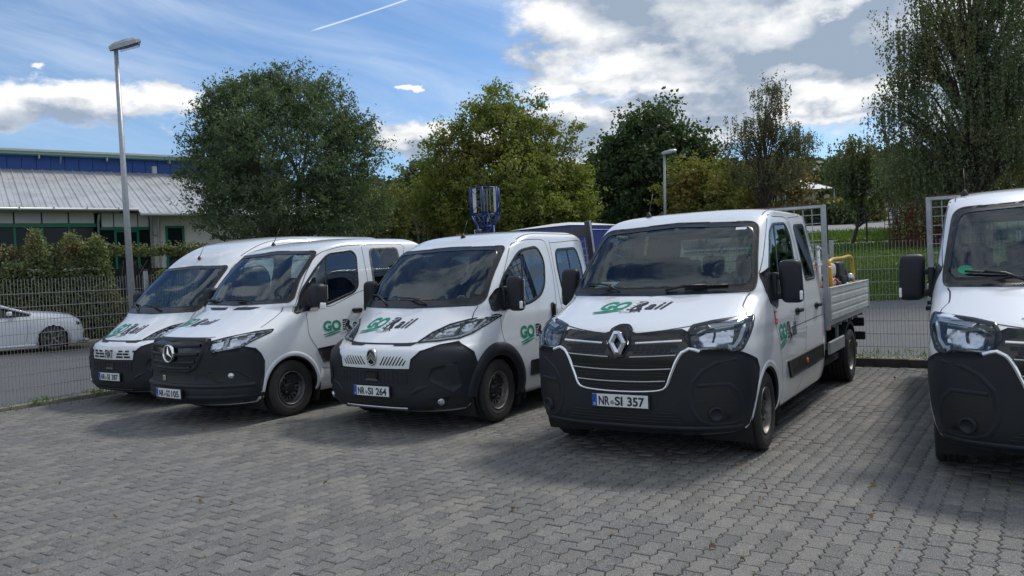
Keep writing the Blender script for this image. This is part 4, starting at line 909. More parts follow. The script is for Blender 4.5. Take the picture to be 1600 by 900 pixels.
        h, n = B.cast('wrap', sg*wf(.83, .595)[0], .595); b = bmesh.new(); M_ = n.to_track_quat('X', 'Z').to_matrix().to_4x4(); lathe(b, [(-.01, .036), (.012, .034), (.014, .028), (.024, .012), (.026, .0001)], n=20); bmesh.ops.transform(b, matrix=Matrix.Translation(h+n*.014) @ M_, verts=b.verts); bm_obj('fog_lamp', b, 'reflector', fo_, True)
        seams(B, van, [('front', [(sg*.88, 1.13), (sg*.87, 1.24), (sg*.84, 1.36)])]); B.patch('bonnet_vent', rpoly([(sg*.08, 1.335), (sg*.42, 1.335), (sg*.55, 1.365), (sg*.10, 1.365)], .005), 'front', 'dark_plastic', van, off=.004)
    B.shell('body', 'white_paint', van); B.lining(van)
    seams(B, van, [('wrap', [wf(t, 1.045+.05*max(0, abs(t)-.5)) for t in np.linspace(-.58, .58, 14)])]); seams(B, van, [('top', [(sg*.80, 1.85), (sg*.79, 2.4), (sg*.79, 3.5)])], .012)
    plate(van, ('NR', num), -.06, .385); antenna(van, B, -.55, 2.0, .5)
    wiper(van, B, (.30, 1.415), (-.05, 1.44)); wiper(van, B, (-.38, 1.415), (-.68, 1.445))
    interior(van, .95, 1.40, .94, rows=(2.05, 2.95), back=3.6)
    go_logo(B, van, 'front', (-.62, 1.175), (.175, 0), (.02, .085), .3, 'bonnet_logo'); go_logo(B, van, 'L', (1.52, 1.01), (.172, 0), (0, .175), 0, 'door_logo')
    for sg in (1, -1): add_wheel(van, .875, 1.0, sg, .05 if sg > 0 else 0, 'dark_rim', 1.0); add_wheel(van, .875, 4.66, sg, 0, 'dark_rim')
    underbody(van, 6.0)
    b = bmesh.new(); box(b, (0, 5.2, .92), (2.0, 2.6, .08)); bm_obj('load_bed', b, 'dark_steel', van)
    return van

v = master('white flatbed with chrome-barred grille and diamond badge, number plate ending 357', 'SI 357'); place(v, .901, 6.805, .567)
v = ducato('white truck with slanted nose louvres and chevron badge, number plate ending 264', 'SI 264', 'chevron'); place(v, -1.559, 8.618, .599)
v = sprinter('white van with round star badge in a black grille, plate ending 105', 'GO 105'); place(v, -4.171, 9.596, .629)
v = ducato('white high-roof panel van nearest the left-hand fence, number plate ending 387', 'SI 387', 'van'); place(v, -5.81, 11.36, .575, -.03)
v = master('white flatbed cut off by the right photo edge, green round sticker in windscreen', '', True); place(v, 3.86, 5.17, .497)
# ------------------------------------------------------------------ ground
mat('soil', (.10, .085, .06), .95, noise=(.7, .8, (.06, .075, .03)), bump=(3, .5, .03))
mat('bed_sand', (.022, .021, .017), .95, noise=(9, .8, (.03, .04, .018)), bump=(60, .5, .004))
mat('asphalt', (.085, .09, .098), .85, noise=(1.2, .5, (.11, .112, .115)), bump=(140, .5, .004))
mat('grass_soil', (.04, .06, .018), .95, noise=(1.1, .8, (.06, .075, .022)), bump=(14, .8, .04))
mat('verge', (.17, .145, .11), .95, noise=(2.5, .9, (.10, .11, .06)), bump=(16, .8, .03))
mat('far_lot', (.22, .225, .23), .9, noise=(.6, .5, (.16, .165, .17)))
mat('concrete', (.26, .25, .23), .9, noise=(3, .9, (.13, .135, .09)), bump=(40, .5, .006))
mat('kerb_dark', (.055, .05, .048), .9, noise=(5, .7, (.09, .085, .07)), bump=(40, .5, .006))
# paving blocks: cement grey with grit, worn light edges, stains
def paver_mat():
    M_ = bpy.data.materials.new('paver'); M_.use_nodes = True; t = NT(M_.node_tree); b = t.n['Principled BSDF']; b.inputs['Roughness'].default_value = .82
    tcn = t.new('ShaderNodeTexCoord'); geo = t.new('ShaderNodeNewGeometry'); oi = t.new('ShaderNodeObjectInfo'); P = geo.outputs['Position']
    r = t.m('FRACT', t.m('ADD', geo.outputs['Random Per Island'], oi.outputs['Random']))
    c = t.mix(t.ss(r, 0., 1.), (.080, .082, .079, 1), (.160, .155, .140, 1))
    c = t.mix(t.ss(t.noise(P, .55, 4, .6), .40, .68, 0., .55), c, (.105, .112, .122, 1))
    c = t.mix(t.ss(t.noise(P, 2.3, 5, .65), .52, .75, 0., .5), c, (.24, .222, .18, 1))
    c = t.mix(t.ss(t.noise(P, 3.9, 5, .7), .56, .70, 0., .5), c, (.085, .095, .06, 1)); c = t.mix(t.ss(t.noise(P, 1.1, 6, .7), .62, .68, 0., .45), c, (.05, .052, .052, 1)); c = t.mix(t.ss(t.noise(P, 6.5, 4, .7), .60, .70, 0., .45), c, (.27, .255, .21, 1))
    g = t.noise(P, 150, 3, .8); c = t.mix(t.ss(g, .50, .66, 0., .85), c, (.44, .435, .41, 1)); c = t.mix(t.ss(t.noise(P, 130, 3, .8), .50, .64, 0., .85), c, (.035, .036, .036, 1))
    v = t.new('ShaderNodeTexVoronoi'); t._in(v.inputs['Vector'], P); v.inputs['Scale'].default_value = 26; c = t.mix(t.ss(v.outputs['Distance'], .055, .09, .85, 0.), c, (.42, .41, .38, 1))
    t._in(b.inputs['Base Color'], c)
    bn = t.new('ShaderNodeBump'); bn.inputs['Strength'].default_value = .55; bn.inputs['Distance'].default_value = .003; t._in(bn.inputs['Height'], t.noise(P, 160, 4, .7)); t.l.new(bn.outputs[0], b.inputs['Normal']); MAT['paver'] = M_
paver_mat()
UA = np.array([.829, -.559]); VA = np.array([.559, .829])                 # across / along the vans
LA, LD = np.array([-7.45, 11.5]), np.array([math.sin(R(32)), math.cos(R(32))])   # left fence
RA = np.array([5.3, 12.45]); CORNER = np.array([-3.27, 18.2])
BD = np.array([math.sin(R(55)), math.cos(R(55))]); BN = np.array([BD[1], -BD[0]])   # street, car and hall direction
def sst(x, a, b): t = np.clip((x-a)/(b-a), 0, 1); return t*t*(3-2*t)
PRX = [-60, 12.5, 20, 26, 31, 36, 42, 60, 80, 110, 180, 300, 420]; PRZ = [0, 0, .55, 1.45, 2.1, 2.25, 2.95, 4.1, 5.2, 7.5, 15.5, 31, 42]
def terr(x, y):
    x = np.asarray(x, float); y = np.asarray(y, float); r = np.interp(y, PRX, PRZ); g = sst(x/np.maximum(y, 1), -.05, .22)
    far = np.interp(y, [70, 110, 180, 300, 420], [0, 5, 15, 31, 42]); side = sst(-x, 14, 20)*.32*sst(y, 20, 28)
    return np.where(y > 12.5, r*g+(1-g)*far+side*(1-g), 0.)
def sheet(name, poly, m_, zo, res=1., **kw):
    P = [np.array(p, float) for p in poly]; out = []
    for i in range(len(P)):
        a, b = P[i], P[(i+1) % len(P)]; k = max(1, int(np.linalg.norm(b-a)/res)); out += [a+(b-a)*j/k for j in range(k)]
    A_ = np.array(out); mn, mx = A_.min(0), A_.max(0); g = np.array([(x, y) for x in np.arange(mn[0], mx[0], res) for y in np.arange(mn[1], mx[1], res)])
    if len(g): g = g[inpoly(g, out) & (pdist(g, out) > res*.4)]
    vo, _, fo, *_ = delaunay_2d_cdt([Vector(p) for p in out+list(g)], [(i, (i+1) % len(out)) for i in range(len(out))], [], 0, 1e-6)
    vo = np.array([(v.x, v.y) for v in vo]); fo = np.array([f for f in fo if len(f) == 3]); fo = fo[inpoly(vo[fo].mean(1), out)]; z = terr(vo[:, 0], vo[:, 1])+zo
    f = [tuple(q) if np.cross(vo[q[1]]-vo[q[0]], vo[q[2]]-vo[q[0]]) > 0 else tuple(q[::-1]) for q in fo]
    o = mesh_obj(name, np.column_stack([vo, z]), f, m_, smooth=True); o['kind'] = 'structure'
    return o
xs = np.concatenate([np.linspace(-700, -60, 17)[:-1], np.arange(-60, 90, 1.5), np.linspace(90, 900, 20)]); ys = np.concatenate([np.linspace(-60, 0, 6)[:-1], np.arange(0, 70, 1.), np.linspace(70, 900, 60)])
X_, Y_ = np.meshgrid(xs, ys); lot = (Y_ < 45); Z_ = terr(X_, Y_)-np.where(lot, .09, .04)
V_ = np.column_stack([X_.ravel(), Y_.ravel(), Z_.ravel()]); nx = len(xs); F_ = [(j*nx+i, j*nx+i+1, (j+1)*nx+i+1, (j+1)*nx+i) for j in range(len(ys)-1) for i in range(nx-1)]
g_ = mesh_obj('ground', V_, F_, 'grass_soil', smooth=True, kind='structure')
far_r = RA+UA*9; LL0 = LA-LD*13
KO = VA*-.32                                      # kerb in front of the rear fence
sheet('paving_bed', [LL0+UA*.25, CORNER+KO+UA*.25, far_r+KO, far_r-VA*16, LL0-VA*4], 'bed_sand', -.016, 2.)
PC = np.array([-12.85, 22.09])
sheet('road', [LL0-UA*30, LL0-UA*.22, CORNER-UA*.1+VA*.1, far_r+UA*14+VA*.1, np.array([26., 20.]), np.array([8., 20.2]), np.array([4., 24.]), np.array([-2., 28.2]), PC+BD*4+BN*.35, PC-BD*22+BN*.35], 'asphalt', -.02, 1.)
sheet('verge', [PC-BD*22+BN*.35, PC+BD*4+BN*.35, PC+BD*8-BN*1., PC+BD*8-BN*6, PC-BD*22-BN*6], 'verge', -.012, 1.)
sheet('path', [(4., 31.6), (12., 31.2), (26., 31.5), (26., 36.), (12., 36.2), (4., 36.)], 'far_lot', .0, 1.5)
sheet('car_park', [(6., 43.), (18., 42.), (24., 41.), (30., 60.), (8., 60.)], 'far_lot', .0, 2.)
# concrete edging along both fences
def strip_box(name, a, b, w, h, m_, z0=-.1):
    d = (b-a)/np.linalg.norm(b-a); n = np.array([d[1], -d[0]]); c = (a+b)/2; bm = bmesh.new()
    box(bm, (0, 0, (z0+h)/2), (w, np.linalg.norm(b-a), h-z0), .008, 2); o = bm_obj(name, bm, m_, kind='structure'); o.location = (c[0], c[1], 0); o.rotation_euler = (0, 0, -math.atan2(d[0], d[1])); return o
nk = 24
for k in range(nk):
    a = CORNER+KO+UA*(k*.99+.3); strip_box('kerb', a, a+UA*.982, .08, .115+.004*math.sin(k*2.1), 'kerb_dark')
sheet('gravel_strip', [CORNER+KO+UA*.3+VA*.04, far_r+KO+VA*.04, far_r+VA*.5, CORNER+VA*.5], 'verge', .06, .5)
for k in range(-11, 8):
    a = LA+LD*k; strip_box('edging_slab', a+UA*.04, a+LD*.99+UA*.04, .22, .035+.003*math.sin(k*1.7), 'concrete')

# ------------------------------------------------------------------ interlocking paving blocks
BL, BW, AMP, GAP = .218, .121, .024, .0048
def zig(v): t = (v/(BL/2)) % 1.; return AMP*(1-abs(2*t-1))
left_ = [(zig(v), v) for v in (0, BL/4, BL/2-1e-6, BL*3/4, BL-1e-6)]
oc = [(x+BW, y) for x, y in left_]+[(x, y) for x, y in left_[::-1]]
ctr_ = np.array(oc).mean(0); oc = [np.array(p)-ctr_ for p in oc]
def ring(d, z): return [(p[0], p[1], z) for p in inset(oc, d)]
bv = ring(GAP/2, -.03)+ring(GAP/2, -.0045)+ring(GAP/2+.0055, 0.)
bf = [tuple(range(20, 30))]+[(i, (i+1) % 10, 10+(i+1) % 10, 10+i) for i in range(10)]+[(10+i, 10+(i+1) % 10, 20+(i+1) % 10, 20+i) for i in range(10)]
bme = bpy.data.meshes.new('paving_block'); bme.from_pydata(bv, [], bf); bme.materials.append(MAT['paver'])
bb = bmesh.new(); bb.from_mesh(bme); bmesh.ops.recalc_face_normals(bb, faces=bb.faces); bb.to_mesh(bme); bb.free()
O_ = np.array([.6, 6.]); cand = []
lotp = [LL0+UA*.27, CORNER+KO+UA*.27-VA*.06, far_r+KO-VA*.06, far_r-VA*16, LL0-VA*4]
ia = np.arange(-190, 150); ib = np.arange(-60, 70)
G = [(O_+UA*(i*BW)+VA*((j+.5*(i % 2))*BL)) for i in ia for j in ib]; G = np.array(G)
k_ = inpoly(G, lotp) & (G[:, 1] > 1.5) & (np.abs(G[:, 0]) < G[:, 1]*.66+4.8) & (G[:, 1] < 17); G = G[k_]
cam_d = np.hypot(G[:, 0], G[:, 1]); vis = (np.abs(G[:, 0]) < G[:, 1]*.63) & (G[:, 1] > 4.0); order = np.argsort(np.where(vis, cam_d, 99)); near = set(order[:300].tolist())
paving = link(bpy.data.objects.new('paving', bpy.data.meshes.new('paving'))); paving['kind'] = 'structure'
dz = rng.normal(0, .0011, len(G)); tl = rng.normal(0, .006, (len(G), 2)); base = np.array(bv)
def wave(x, y): return .006*np.sin(x*1.3+.5)*np.sin(y*1.1)+.003*np.sin(x*3.1+y*2.3)
rot = -math.atan2(VA[0], VA[1]); cr2, sr2 = math.cos(rot), math.sin(rot); allv = []; allf = []; nb = 0
for i, (x, y) in enumerate(G):
    z = dz[i]+wave(x, y)-.004
    if i in near:
        o = link(bpy.data.objects.new('paving_block', bme), paving); o.location = (x, y, z); o.rotation_euler = (tl[i, 0], tl[i, 1], rot+rng.normal(0, .006)); continue
    q = base.copy(); q[:, 2] += q[:, 0]*tl[i, 0]+q[:, 1]*tl[i, 1]; w_ = np.column_stack([q[:, 0]*cr2-q[:, 1]*sr2+x, q[:, 0]*sr2+q[:, 1]*cr2+y, q[:, 2]+z]); allv.append(w_)
NB = len(allv); nbv = len(bv); me = bpy.data.meshes.new('paving_blocks'); AV = np.concatenate(allv)
fl = [f for f in bf]; lt = np.array([len(f) for f in fl]); flat = np.concatenate([np.array(f) for f in fl])
me.vertices.add(len(AV)); me.vertices.foreach_set('co', AV.ravel()); LI = (flat[None, :]+np.arange(NB)[:, None]*nbv).ravel(); LTt = np.tile(lt, NB)
me.loops.add(len(LI)); me.loops.foreach_set('vertex_index', LI); me.polygons.add(len(LTt)); me.polygons.foreach_set('loop_start', np.concatenate([[0], np.cumsum(LTt)[:-1]])); me.polygons.foreach_set('loop_total', LTt)
me.update(calc_edges=True); me.materials.append(MAT['paver']); bb = bmesh.new(); bb.from_mesh(me); bmesh.ops.recalc_face_normals(bb, faces=bb.faces); bb.to_mesh(me); bb.free()
o = link(bpy.data.objects.new('paving_block_field', me), paving); o['kind'] = 'stuff'

# ------------------------------------------------------------------ fences of double-rod mesh panels
mat('fence_zinc', (.30, .31, .30), .5, .4, noise=(10, .5, (.24, .26, .25)))
pm = bmesh.new()
for z in np.arange(.06, 1.86, .2):
    for dy in (-.007, .007): box(pm, (1.255, dy, z), (2.50, .007, .008))
for x in np.arange(.03, 2.5, .05): box(pm, (x, 0, .945), (.0042, .005, 1.87))
PME = bpy.data.meshes.new('mesh_panel'); pm.to_mesh(PME); pm.free(); PME.materials.append(MAT['fence_zinc'])
pb = bmesh.new(); box(pb, (0, 0, .95), (.06, .045, 2.0), .003, 1); PBE = bpy.data.meshes.new('fence_post'); pb.to_mesh(PBE); pb.free(); PBE.materials.append(MAT['galv'])
cb = bmesh.new(); box(cb, (0, 0, 1.958), (.064, .05, .02), .003, 1); CBE = bpy.data.meshes.new('post_cap'); cb.to_mesh(CBE); cb.free(); CBE.materials.append(MAT['dark_plastic'])
def fence(label, a, d, n0, n1, off=0.):
    r = thing('mesh_fence', label, 'fence', (a[0], a[1], 0), math.pi/2-math.atan2(d[0], d[1]), 'wire mesh fences round the yard')
    for k in range(n0, n1):
        p = link(bpy.data.objects.new('mesh_panel', PME), r); p.location = (k*2.515+off, 0, 0)
        p = link(bpy.data.objects.new('fence_post', PBE), r); p.location = (k*2.515+off, .035, 0); c = link(bpy.data.objects.new('post_cap', CBE), p)
fence('grey wire mesh fence on the left, in front of the white car', LA, LD, -5, 3, -.165)
fence('grey wire mesh fence behind the flatbeds, in front of the grass bank', RA, UA, -4, 5, -.25)

# ------------------------------------------------------------------ leaves, trees, hedges
def leafmat(name, c1, c2, tr=.35, c3=None):
    if name not in ('willow_leaf', 'maple_leaf', 'grass_blade'): c1 = tuple(v*1.38 for v in c1); c2 = tuple(v*1.38 for v in c2)
    M_ = bpy.data.materials.new(name); M_.use_nodes = True; t = NT(M_.node_tree); t.n.clear()
    geo = t.new('ShaderNodeNewGeometry'); P = geo.outputs['Position']
    c = t.mix(geo.outputs['Random Per Island'], (*c1, 1), (*c2, 1))
    if c3: c = t.mix(t.ss(t.noise(P, .55, 3, .6), .48, .66, 0., .8), c, (*c3, 1))
    d = t.new('ShaderNodeBsdfPrincipled'); d.inputs['Roughness'].default_value = .55; d.inputs['Specular IOR Level'].default_value = .35; t._in(d.inputs['Base Color'], c)
    tl_ = t.new('ShaderNodeBsdfTranslucent'); t._in(tl_.inputs[0], t.mix(1., c, (1.2, 1.35, .5, 1), 'MULTIPLY')); mx = t.new('ShaderNodeMixShader'); mx.inputs[0].default_value = tr
    t.l.new(d.outputs[0], mx.inputs[1]); t.l.new(tl_.outputs[0], mx.inputs[2]); o = t.new('ShaderNodeOutputMaterial'); t.l.new(mx.outputs[0], o.inputs[0]); MAT[name] = M_
leafmat('willow_leaf', (.072, .108, .062), (.135, .18, .105)); leafmat('maple_leaf', (.125, .16, .045), (.25, .28, .08), .46, (.21, .18, .06))
leafmat('oak_leaf', (0.032, 0.055, 0.026), (0.065, 0.094, 0.043)); leafmat('birch_leaf', (0.058, 0.084, 0.049), (0.123, 0.145, 0.080), .35, (0.189, 0.160, 0.072))
leafmat('brown_birch_leaf', (.06, .075, .045), (.14, .14, .085), .35, (.14, .11, .07)); leafmat('yellow_green_leaf', (0.102, 0.123, 0.032), (0.203, 0.196, 0.058), .35, (0.246, 0.174, 0.058)); leafmat('brown_leaf', (0.123, 0.102, 0.055), (0.217, 0.167, 0.087), .3, (0.102, 0.116, 0.051))
leafmat('hedge_leaf', (.075, .105, .045), (.16, .175, .085), .3, (.19, .13, .08)); leafmat('forest_leaf', (0.026, 0.046, 0.023), (0.065, 0.090, 0.043), .2, (0.087, 0.102, 0.043))
leafmat('grass_blade', (.075, .14, .03), (.16, .23, .06), .35); leafmat('orange_leaf', (0.290, 0.145, 0.058), (0.203, 0.160, 0.072)); leafmat('dry_leaf', (0.232, 0.145, 0.072), (0.145, 0.102, 0.051), .1)
mat('bark', (.07, .06, .05), .95, noise=(9, .7, (.035, .03, .026)), bump=(22, .8, .02)); mat('birch_bark', (.28, .27, .25), .85, noise=(7, .9, (.06, .055, .05)), bump=(16, .5, .01))
def leaves(name, C_, ln, wd, m_, parent=None, droop=0., seed=0, **kw):
    g = np.random.default_rng(seed); n = len(C_); a = g.normal(size=(n, 3)); a[:, 2] -= droop*1.6; a /= np.linalg.norm(a, axis=1)[:, None]
    b = np.cross(a, g.normal(size=(n, 3))); b /= np.linalg.norm(b, axis=1)[:, None]+1e-9; s_ = g.uniform(.65, 1.35, (n, 1)); a = a*ln*.5*s_; b = b*wd*.5*s_
    c = np.cross(a, b); c = c/(np.linalg.norm(c, axis=1)[:, None]+1e-9)*ln*.10
    V = np.stack([C_-a, C_+b-c*.6-a*.1, C_+a, C_-b-c*.6-a*.1], 1).reshape(-1, 3); me = bpy.data.meshes.new(name)
    me.vertices.add(4*n); me.vertices.foreach_set('co', V.ravel()); me.loops.add(4*n); me.loops.foreach_set('vertex_index', np.arange(4*n)); me.polygons.add(n)
    me.polygons.foreach_set('loop_start', np.arange(n)*4); me.polygons.foreach_set('loop_total', np.full(n, 4)); me.update(calc_edges=True); me.materials.append(MAT[m_])
    o = link(bpy.data.objects.new(name, me), parent)
    for k, v in kw.items(): o[k] = v
    return o
def P3(px, py, Y): return np.array(pix(px, py, Y))
def tree(name, label, cat, Y, base_px, clumps, nsub, nleaf, ln, wd, m_, bark='bark', droop=0., strand=0., trunk_r=.18, spread=.30, seed=1, depth=1., limbs=26, trunks=1, lean=0., group=None):
    """clumps: (px, py, rx_px, ry_px, weight) seen at depth Y, turned into real ellipsoids"""
    g = np.random.default_rng(seed); b0 = P3(base_px, 420, Y); bx, by = b0[0], Y; bz = float(terr(bx, by))-.1
    r = thing(name, label, cat, (bx, by, bz), 0, group); k = Y/1237.; w = np.array([c[4]*c[2]*c[3] for c in clumps], float); w /= w.sum(); subs = []
    for c, q in zip(clumps, w):
        m = max(3, int(nsub*q)); ctr = P3(c[0], c[1], Y); d = g.normal(size=(m, 3)); d /= np.linalg.norm(d, axis=1)[:, None]; rad = g.uniform(.30, 1., m)**.45
        p = ctr+d*rad[:, None]*np.array([c[2]*k, c[2]*k*depth, c[3]*k]); subs.append(p)
    S_ = np.concatenate(subs)-np.array([bx, by, bz]); S_[:, 2] = np.maximum(S_[:, 2], .25)
    per = nleaf//len(S_); cs = []
    for s_ in S_:
        rr = spread*g.uniform(.6, 1.5); n = int(per*g.uniform(.5, 1.5))
        if strand:
            L_ = strand*g.uniform(.5, 1.4); t = g.uniform(0, 1, n); off = g.normal(size=(n, 3))*rr*.30; ns = max(2, n//14); sx = g.normal(size=(ns, 2))*rr*.9; pick = g.integers(0, ns, n)
            cs.append(np.column_stack([s_[0]+sx[pick, 0]+off[:, 0]*.5, s_[1]+sx[pick, 1]+off[:, 1]*.5, s_[2]-t*L_+off[:, 2]]))
        else:
            # leaves along short twigs: a few directions per cluster so the outline is twiggy
            nt = g.integers(4, 8); dirs = g.normal(size=(nt, 3)); dirs[:, 2] = dirs[:, 2]*.7+.35; dirs /= np.linalg.norm(dirs, axis=1)[:, None]; pick = g.integers(0, nt, n); t = g.uniform(.0, 1., n)**.7*rr*2.1
            cs.append(s_+dirs[pick]*t[:, None]+g.normal(size=(n, 3))*rr*.26)
    Cc = np.concatenate(cs); Cc = Cc[Cc[:, 2] > .05]; leaves('crown', Cc, ln, wd, m_, r, droop, seed)
    top = S_[:, 2].max(); bm = bmesh.new(); tips = []
    for ti in range(trunks):
        a0 = g.uniform(0, 6.28); o0 = np.array([math.cos(a0), math.sin(a0), 0])*(.25*(trunks > 1)); hh = top*g.uniform(.78, .93); cx = S_[:, 0].mean()
        path = [o0+np.array([cx*t**1.5+o0[0]*t*3+.15*math.sin(t*5+ti), o0[1]*t*3+.12*math.cos(t*4), hh*t]) for t in np.linspace(0, 1, 12)]; tube(bm, path, trunk_r, 9, r2=.02); tips.append(path)
    bm_obj('trunk', bm, bark, r, True); bm = bmesh.new()
    for s_ in S_[g.permutation(len(S_))[:limbs]]:
        path = tips[g.integers(0, trunks)]; h_ = np.clip(s_[2]*.72-.3-np.hypot(s_[0], s_[1])*.15, .4, top*.85); i = min(10, max(1, int(h_/(path[-1][2]+1e-6)*11))); st = path[i]
        mid = st*.45+s_*.55+np.array([0, 0, .22*np.linalg.norm(s_-st)*.5]); q = [st, st*.7+mid*.3, mid, mid*.4+s_*.6, s_]; tube(bm, q, trunk_r*.34*(1-.5*h_/top), 5, r2=.008)
    bm_obj('limbs', bm, bark, r, True); return r
tree('willow_tree', 'big dense dark green willow behind the star-badged van', 'tree', 27, 445,
     [(445, 255, 146, 118, 1.4), (375, 192, 70, 62, 1.), (420, 150, 42, 34, 1.), (345, 170, 40, 34, .8), (500, 178, 66, 52, 1.), (545, 245, 50, 58, 1.), (345, 265, 58, 68, 1.), (330, 200, 34, 28, .7), (450, 330, 148, 56, 1.3), (388, 122, 20, 14, .8), (384, 150, 30, 20, .8), (445, 114, 22, 12, .8), (450, 135, 30, 18, .8), (470, 150, 30, 20, .8), (572, 215, 20, 26, .5), (300, 240, 14, 22, .5), (572, 325, 36, 50, .8), (440, 250, 110, 90, .8)],
     1250, 105000, .125, .042, 'willow_leaf', droop=.2, trunk_r=.13, trunks=4, seed=11, spread=.24, limbs=60)
tree('maple_tree', 'olive green maple with a peaked crown, behind the chevron-badged truck', 'tree', 34, 790,
     [(790, 290, 112, 62, 1.3), (770, 222, 66, 44, 1.), (768, 172, 38, 28, .8), (770, 146, 20, 14, .5), (712, 240, 34, 34, .7), (835, 225, 42, 44, .8), (685, 300, 44, 52, 1.), (885, 300, 44, 42, 1.), (897, 222, 14, 34, .4), (818, 180, 20, 24, .45), (800, 335, 130, 36, 1.), (690, 205, 9, 12, .16), (672, 232, 12, 14, .2), (912, 330, 26, 28, .7), (735, 190, 14, 16, .3), (842, 172, 8, 14, .14), (865, 205, 10, 14, .2)],
     1000, 82000, .135, .075, 'maple_leaf', seed=12, spread=.27, limbs=80)
tree('oak_tree', 'dark green oak left of the thin street lamp', 'tree', 42, 1010,
     [(1015, 275, 85, 70, 1.3), (1020, 200, 48, 32, 1.), (1060, 225, 50, 40, 1.), (975, 245, 40, 38, 1.), (1090, 265, 32, 36, .9), (945, 290, 34, 50, 1.), (1025, 178, 20, 14, .6), (1000, 320, 90, 35, 1.), (1115, 285, 20, 26, .7), (1000, 215, 26, 22, .6), (1108, 236, 10, 12, .4)],
     560, 42000, .20, .13, 'oak_leaf', seed=13, spread=.38)
tree('birch_tree', 'thin young birch with see-through crown, left of the olive maple', 'tree', 38, 652,
     [(652, 280, 28, 22, 1.), (668, 268, 14, 14, .8), (635, 285, 14, 10, .6), (655, 320, 26, 30, .6)], 60, 3200, .15, .09, 'birch_leaf', 'birch_bark', seed=14, spread=.3, trunk_r=.06, limbs=10)
tree('birch_tree', 'slender airy birch in front of the dark hill, left of the rusty mats', 'tree', 36, 1190,
     [(1200, 150, 24, 30, .7), (1203, 125, 12, 12, .4), (1185, 200, 34, 32, .9), (1228, 210, 28, 26, .7), (1160, 222, 32, 18, .8), (1246, 222, 30, 22, .8), (1195, 262, 60, 26, .9), (1148, 188, 8, 10, .15), (1265, 235, 9, 18, .3)],
     420, 25000, .085, .048, 'brown_birch_leaf', 'bark', droop=.6, strand=.5, seed=15, spread=.20, trunk_r=.10, limbs=90)
tree('birch_tree', 'tall weeping birch filling the upper right corner', 'tree', 25, 1508,
     [(1500, 110, 90, 120, 1.1), (1440, 40, 40, 50, .9), (1405, 90, 30, 45, .8), (1388, 150, 26, 40, .8), (1410, 220, 46, 44, 1.), (1560, 60, 60, 100, .9), (1620, 140, 70, 140, .9), (1500, -60, 90, 80, .9), (1600, -80, 80, 80, .8), (1560, 200, 80, 50, .9), (1370, 180, 10, 20, .4), (1440, 260, 55, 30, 1.), (1480, 230, 60, 50, .8), (1385, 20, 10, 10, .2)],
     1500, 90000, .085, .05, 'birch_leaf', 'bark', droop=1., strand=1.35, seed=16, spread=.15, trunk_r=.20, limbs=160)
tree('birch_tree', 'drooping birch with hanging branches, left of the tall weeping birch', 'tree', 31, 1335,
     [(1335, 225, 30, 18, 1.), (1320, 250, 26, 26, 1.), (1350, 260, 24, 30, 1.), (1340, 290, 20, 26, .8), (1318, 300, 8, 14, .3), (1372, 275, 20, 20, .7), (1410, 285, 36, 22, 1.1), (1445, 300, 30, 18, .8)], 170, 12000, .12, .07, 'birch_leaf', 'bark', droop=.8, strand=.8, seed=17, spread=.26, trunk_r=.07, limbs=24)
tree('shrub', 'tall yellow-green bush beside the thin street lamp', 'bush', 37, 1090,
     [(1075, 285, 30, 30, 1.), (1120, 290, 36, 34, 1.), (1060, 315, 30, 26, 1.), (1110, 320, 60, 26, 1.), (1090, 262, 14, 12, .5)], 150, 12000, .16, .10, 'yellow_green_leaf', seed=18, spread=.3, trunk_r=.06, trunks=3)
tree('shrub', 'brownish tall bush under the slender airy birch', 'bush', 39, 1190,
     [(1190, 285, 45, 26, 1.), (1230, 275, 30, 24, 1.), (1150, 290, 30, 24, 1.), (1190, 310, 70, 22, 1.)], 130, 9500, .16, .10, 'brown_leaf', seed=19, spread=.32, trunk_r=.06, trunks=3)
tree('shrub', 'rusty brown bush between the willow and the olive maple', 'bush', 40, 680,
     [(690, 320, 30, 34, 1.), (665, 335, 28, 30, 1.), (705, 345, 30, 22, 1.)], 110, 9000, .16, .10, 'brown_leaf', seed=20, spread=.32, trunk_r=.06, trunks=3)
tree('shrub', 'bush with yellow leaves beside the right side of the willow', 'bush', 33, 600,
     [(605, 330, 18, 24, 1.), (600, 355, 26, 22, 1.), (612, 312, 10, 10, .4)], 60, 5500, .15, .09, 'yellow_green_leaf', seed=21, spread=.3, trunk_r=.06, trunks=2)
tree('shrub', 'dark green bushes behind the thin young birch', 'bush', 46, 640,
     [(630, 345, 40, 30, 1.), (650, 330, 26, 24, 1.), (600, 350, 30, 26, 1.), (700, 350, 60, 26, 1.)], 150, 12000, .2, .12, 'forest_leaf', seed=22, spread=.4, trunk_r=.07, trunks=3)
tree('broadleaf_tree', 'dark dense tree behind the tall weeping birch trunk', 'tree', 40, 1520,
     [(1450, 275, 60, 34, 1.), (1540, 265, 70, 36, 1.), (1620, 255, 60, 50, 1.), (1500, 300, 90, 22, 1.)], 300, 24000, .2, .12, 'forest_leaf', seed=23, spread=.42, trunk_r=.2)
tree('broadleaf_tree', 'tree with orange-brown leaves at the right edge of the photo', 'tree', 32, 1640,
     [(1600, 230, 34, 50, 1.), (1650, 200, 50, 80, 1.), (1590, 180, 20, 24, .5)], 130, 8000, .14, .08, 'orange_leaf', seed=24, spread=.3, trunk_r=.12)
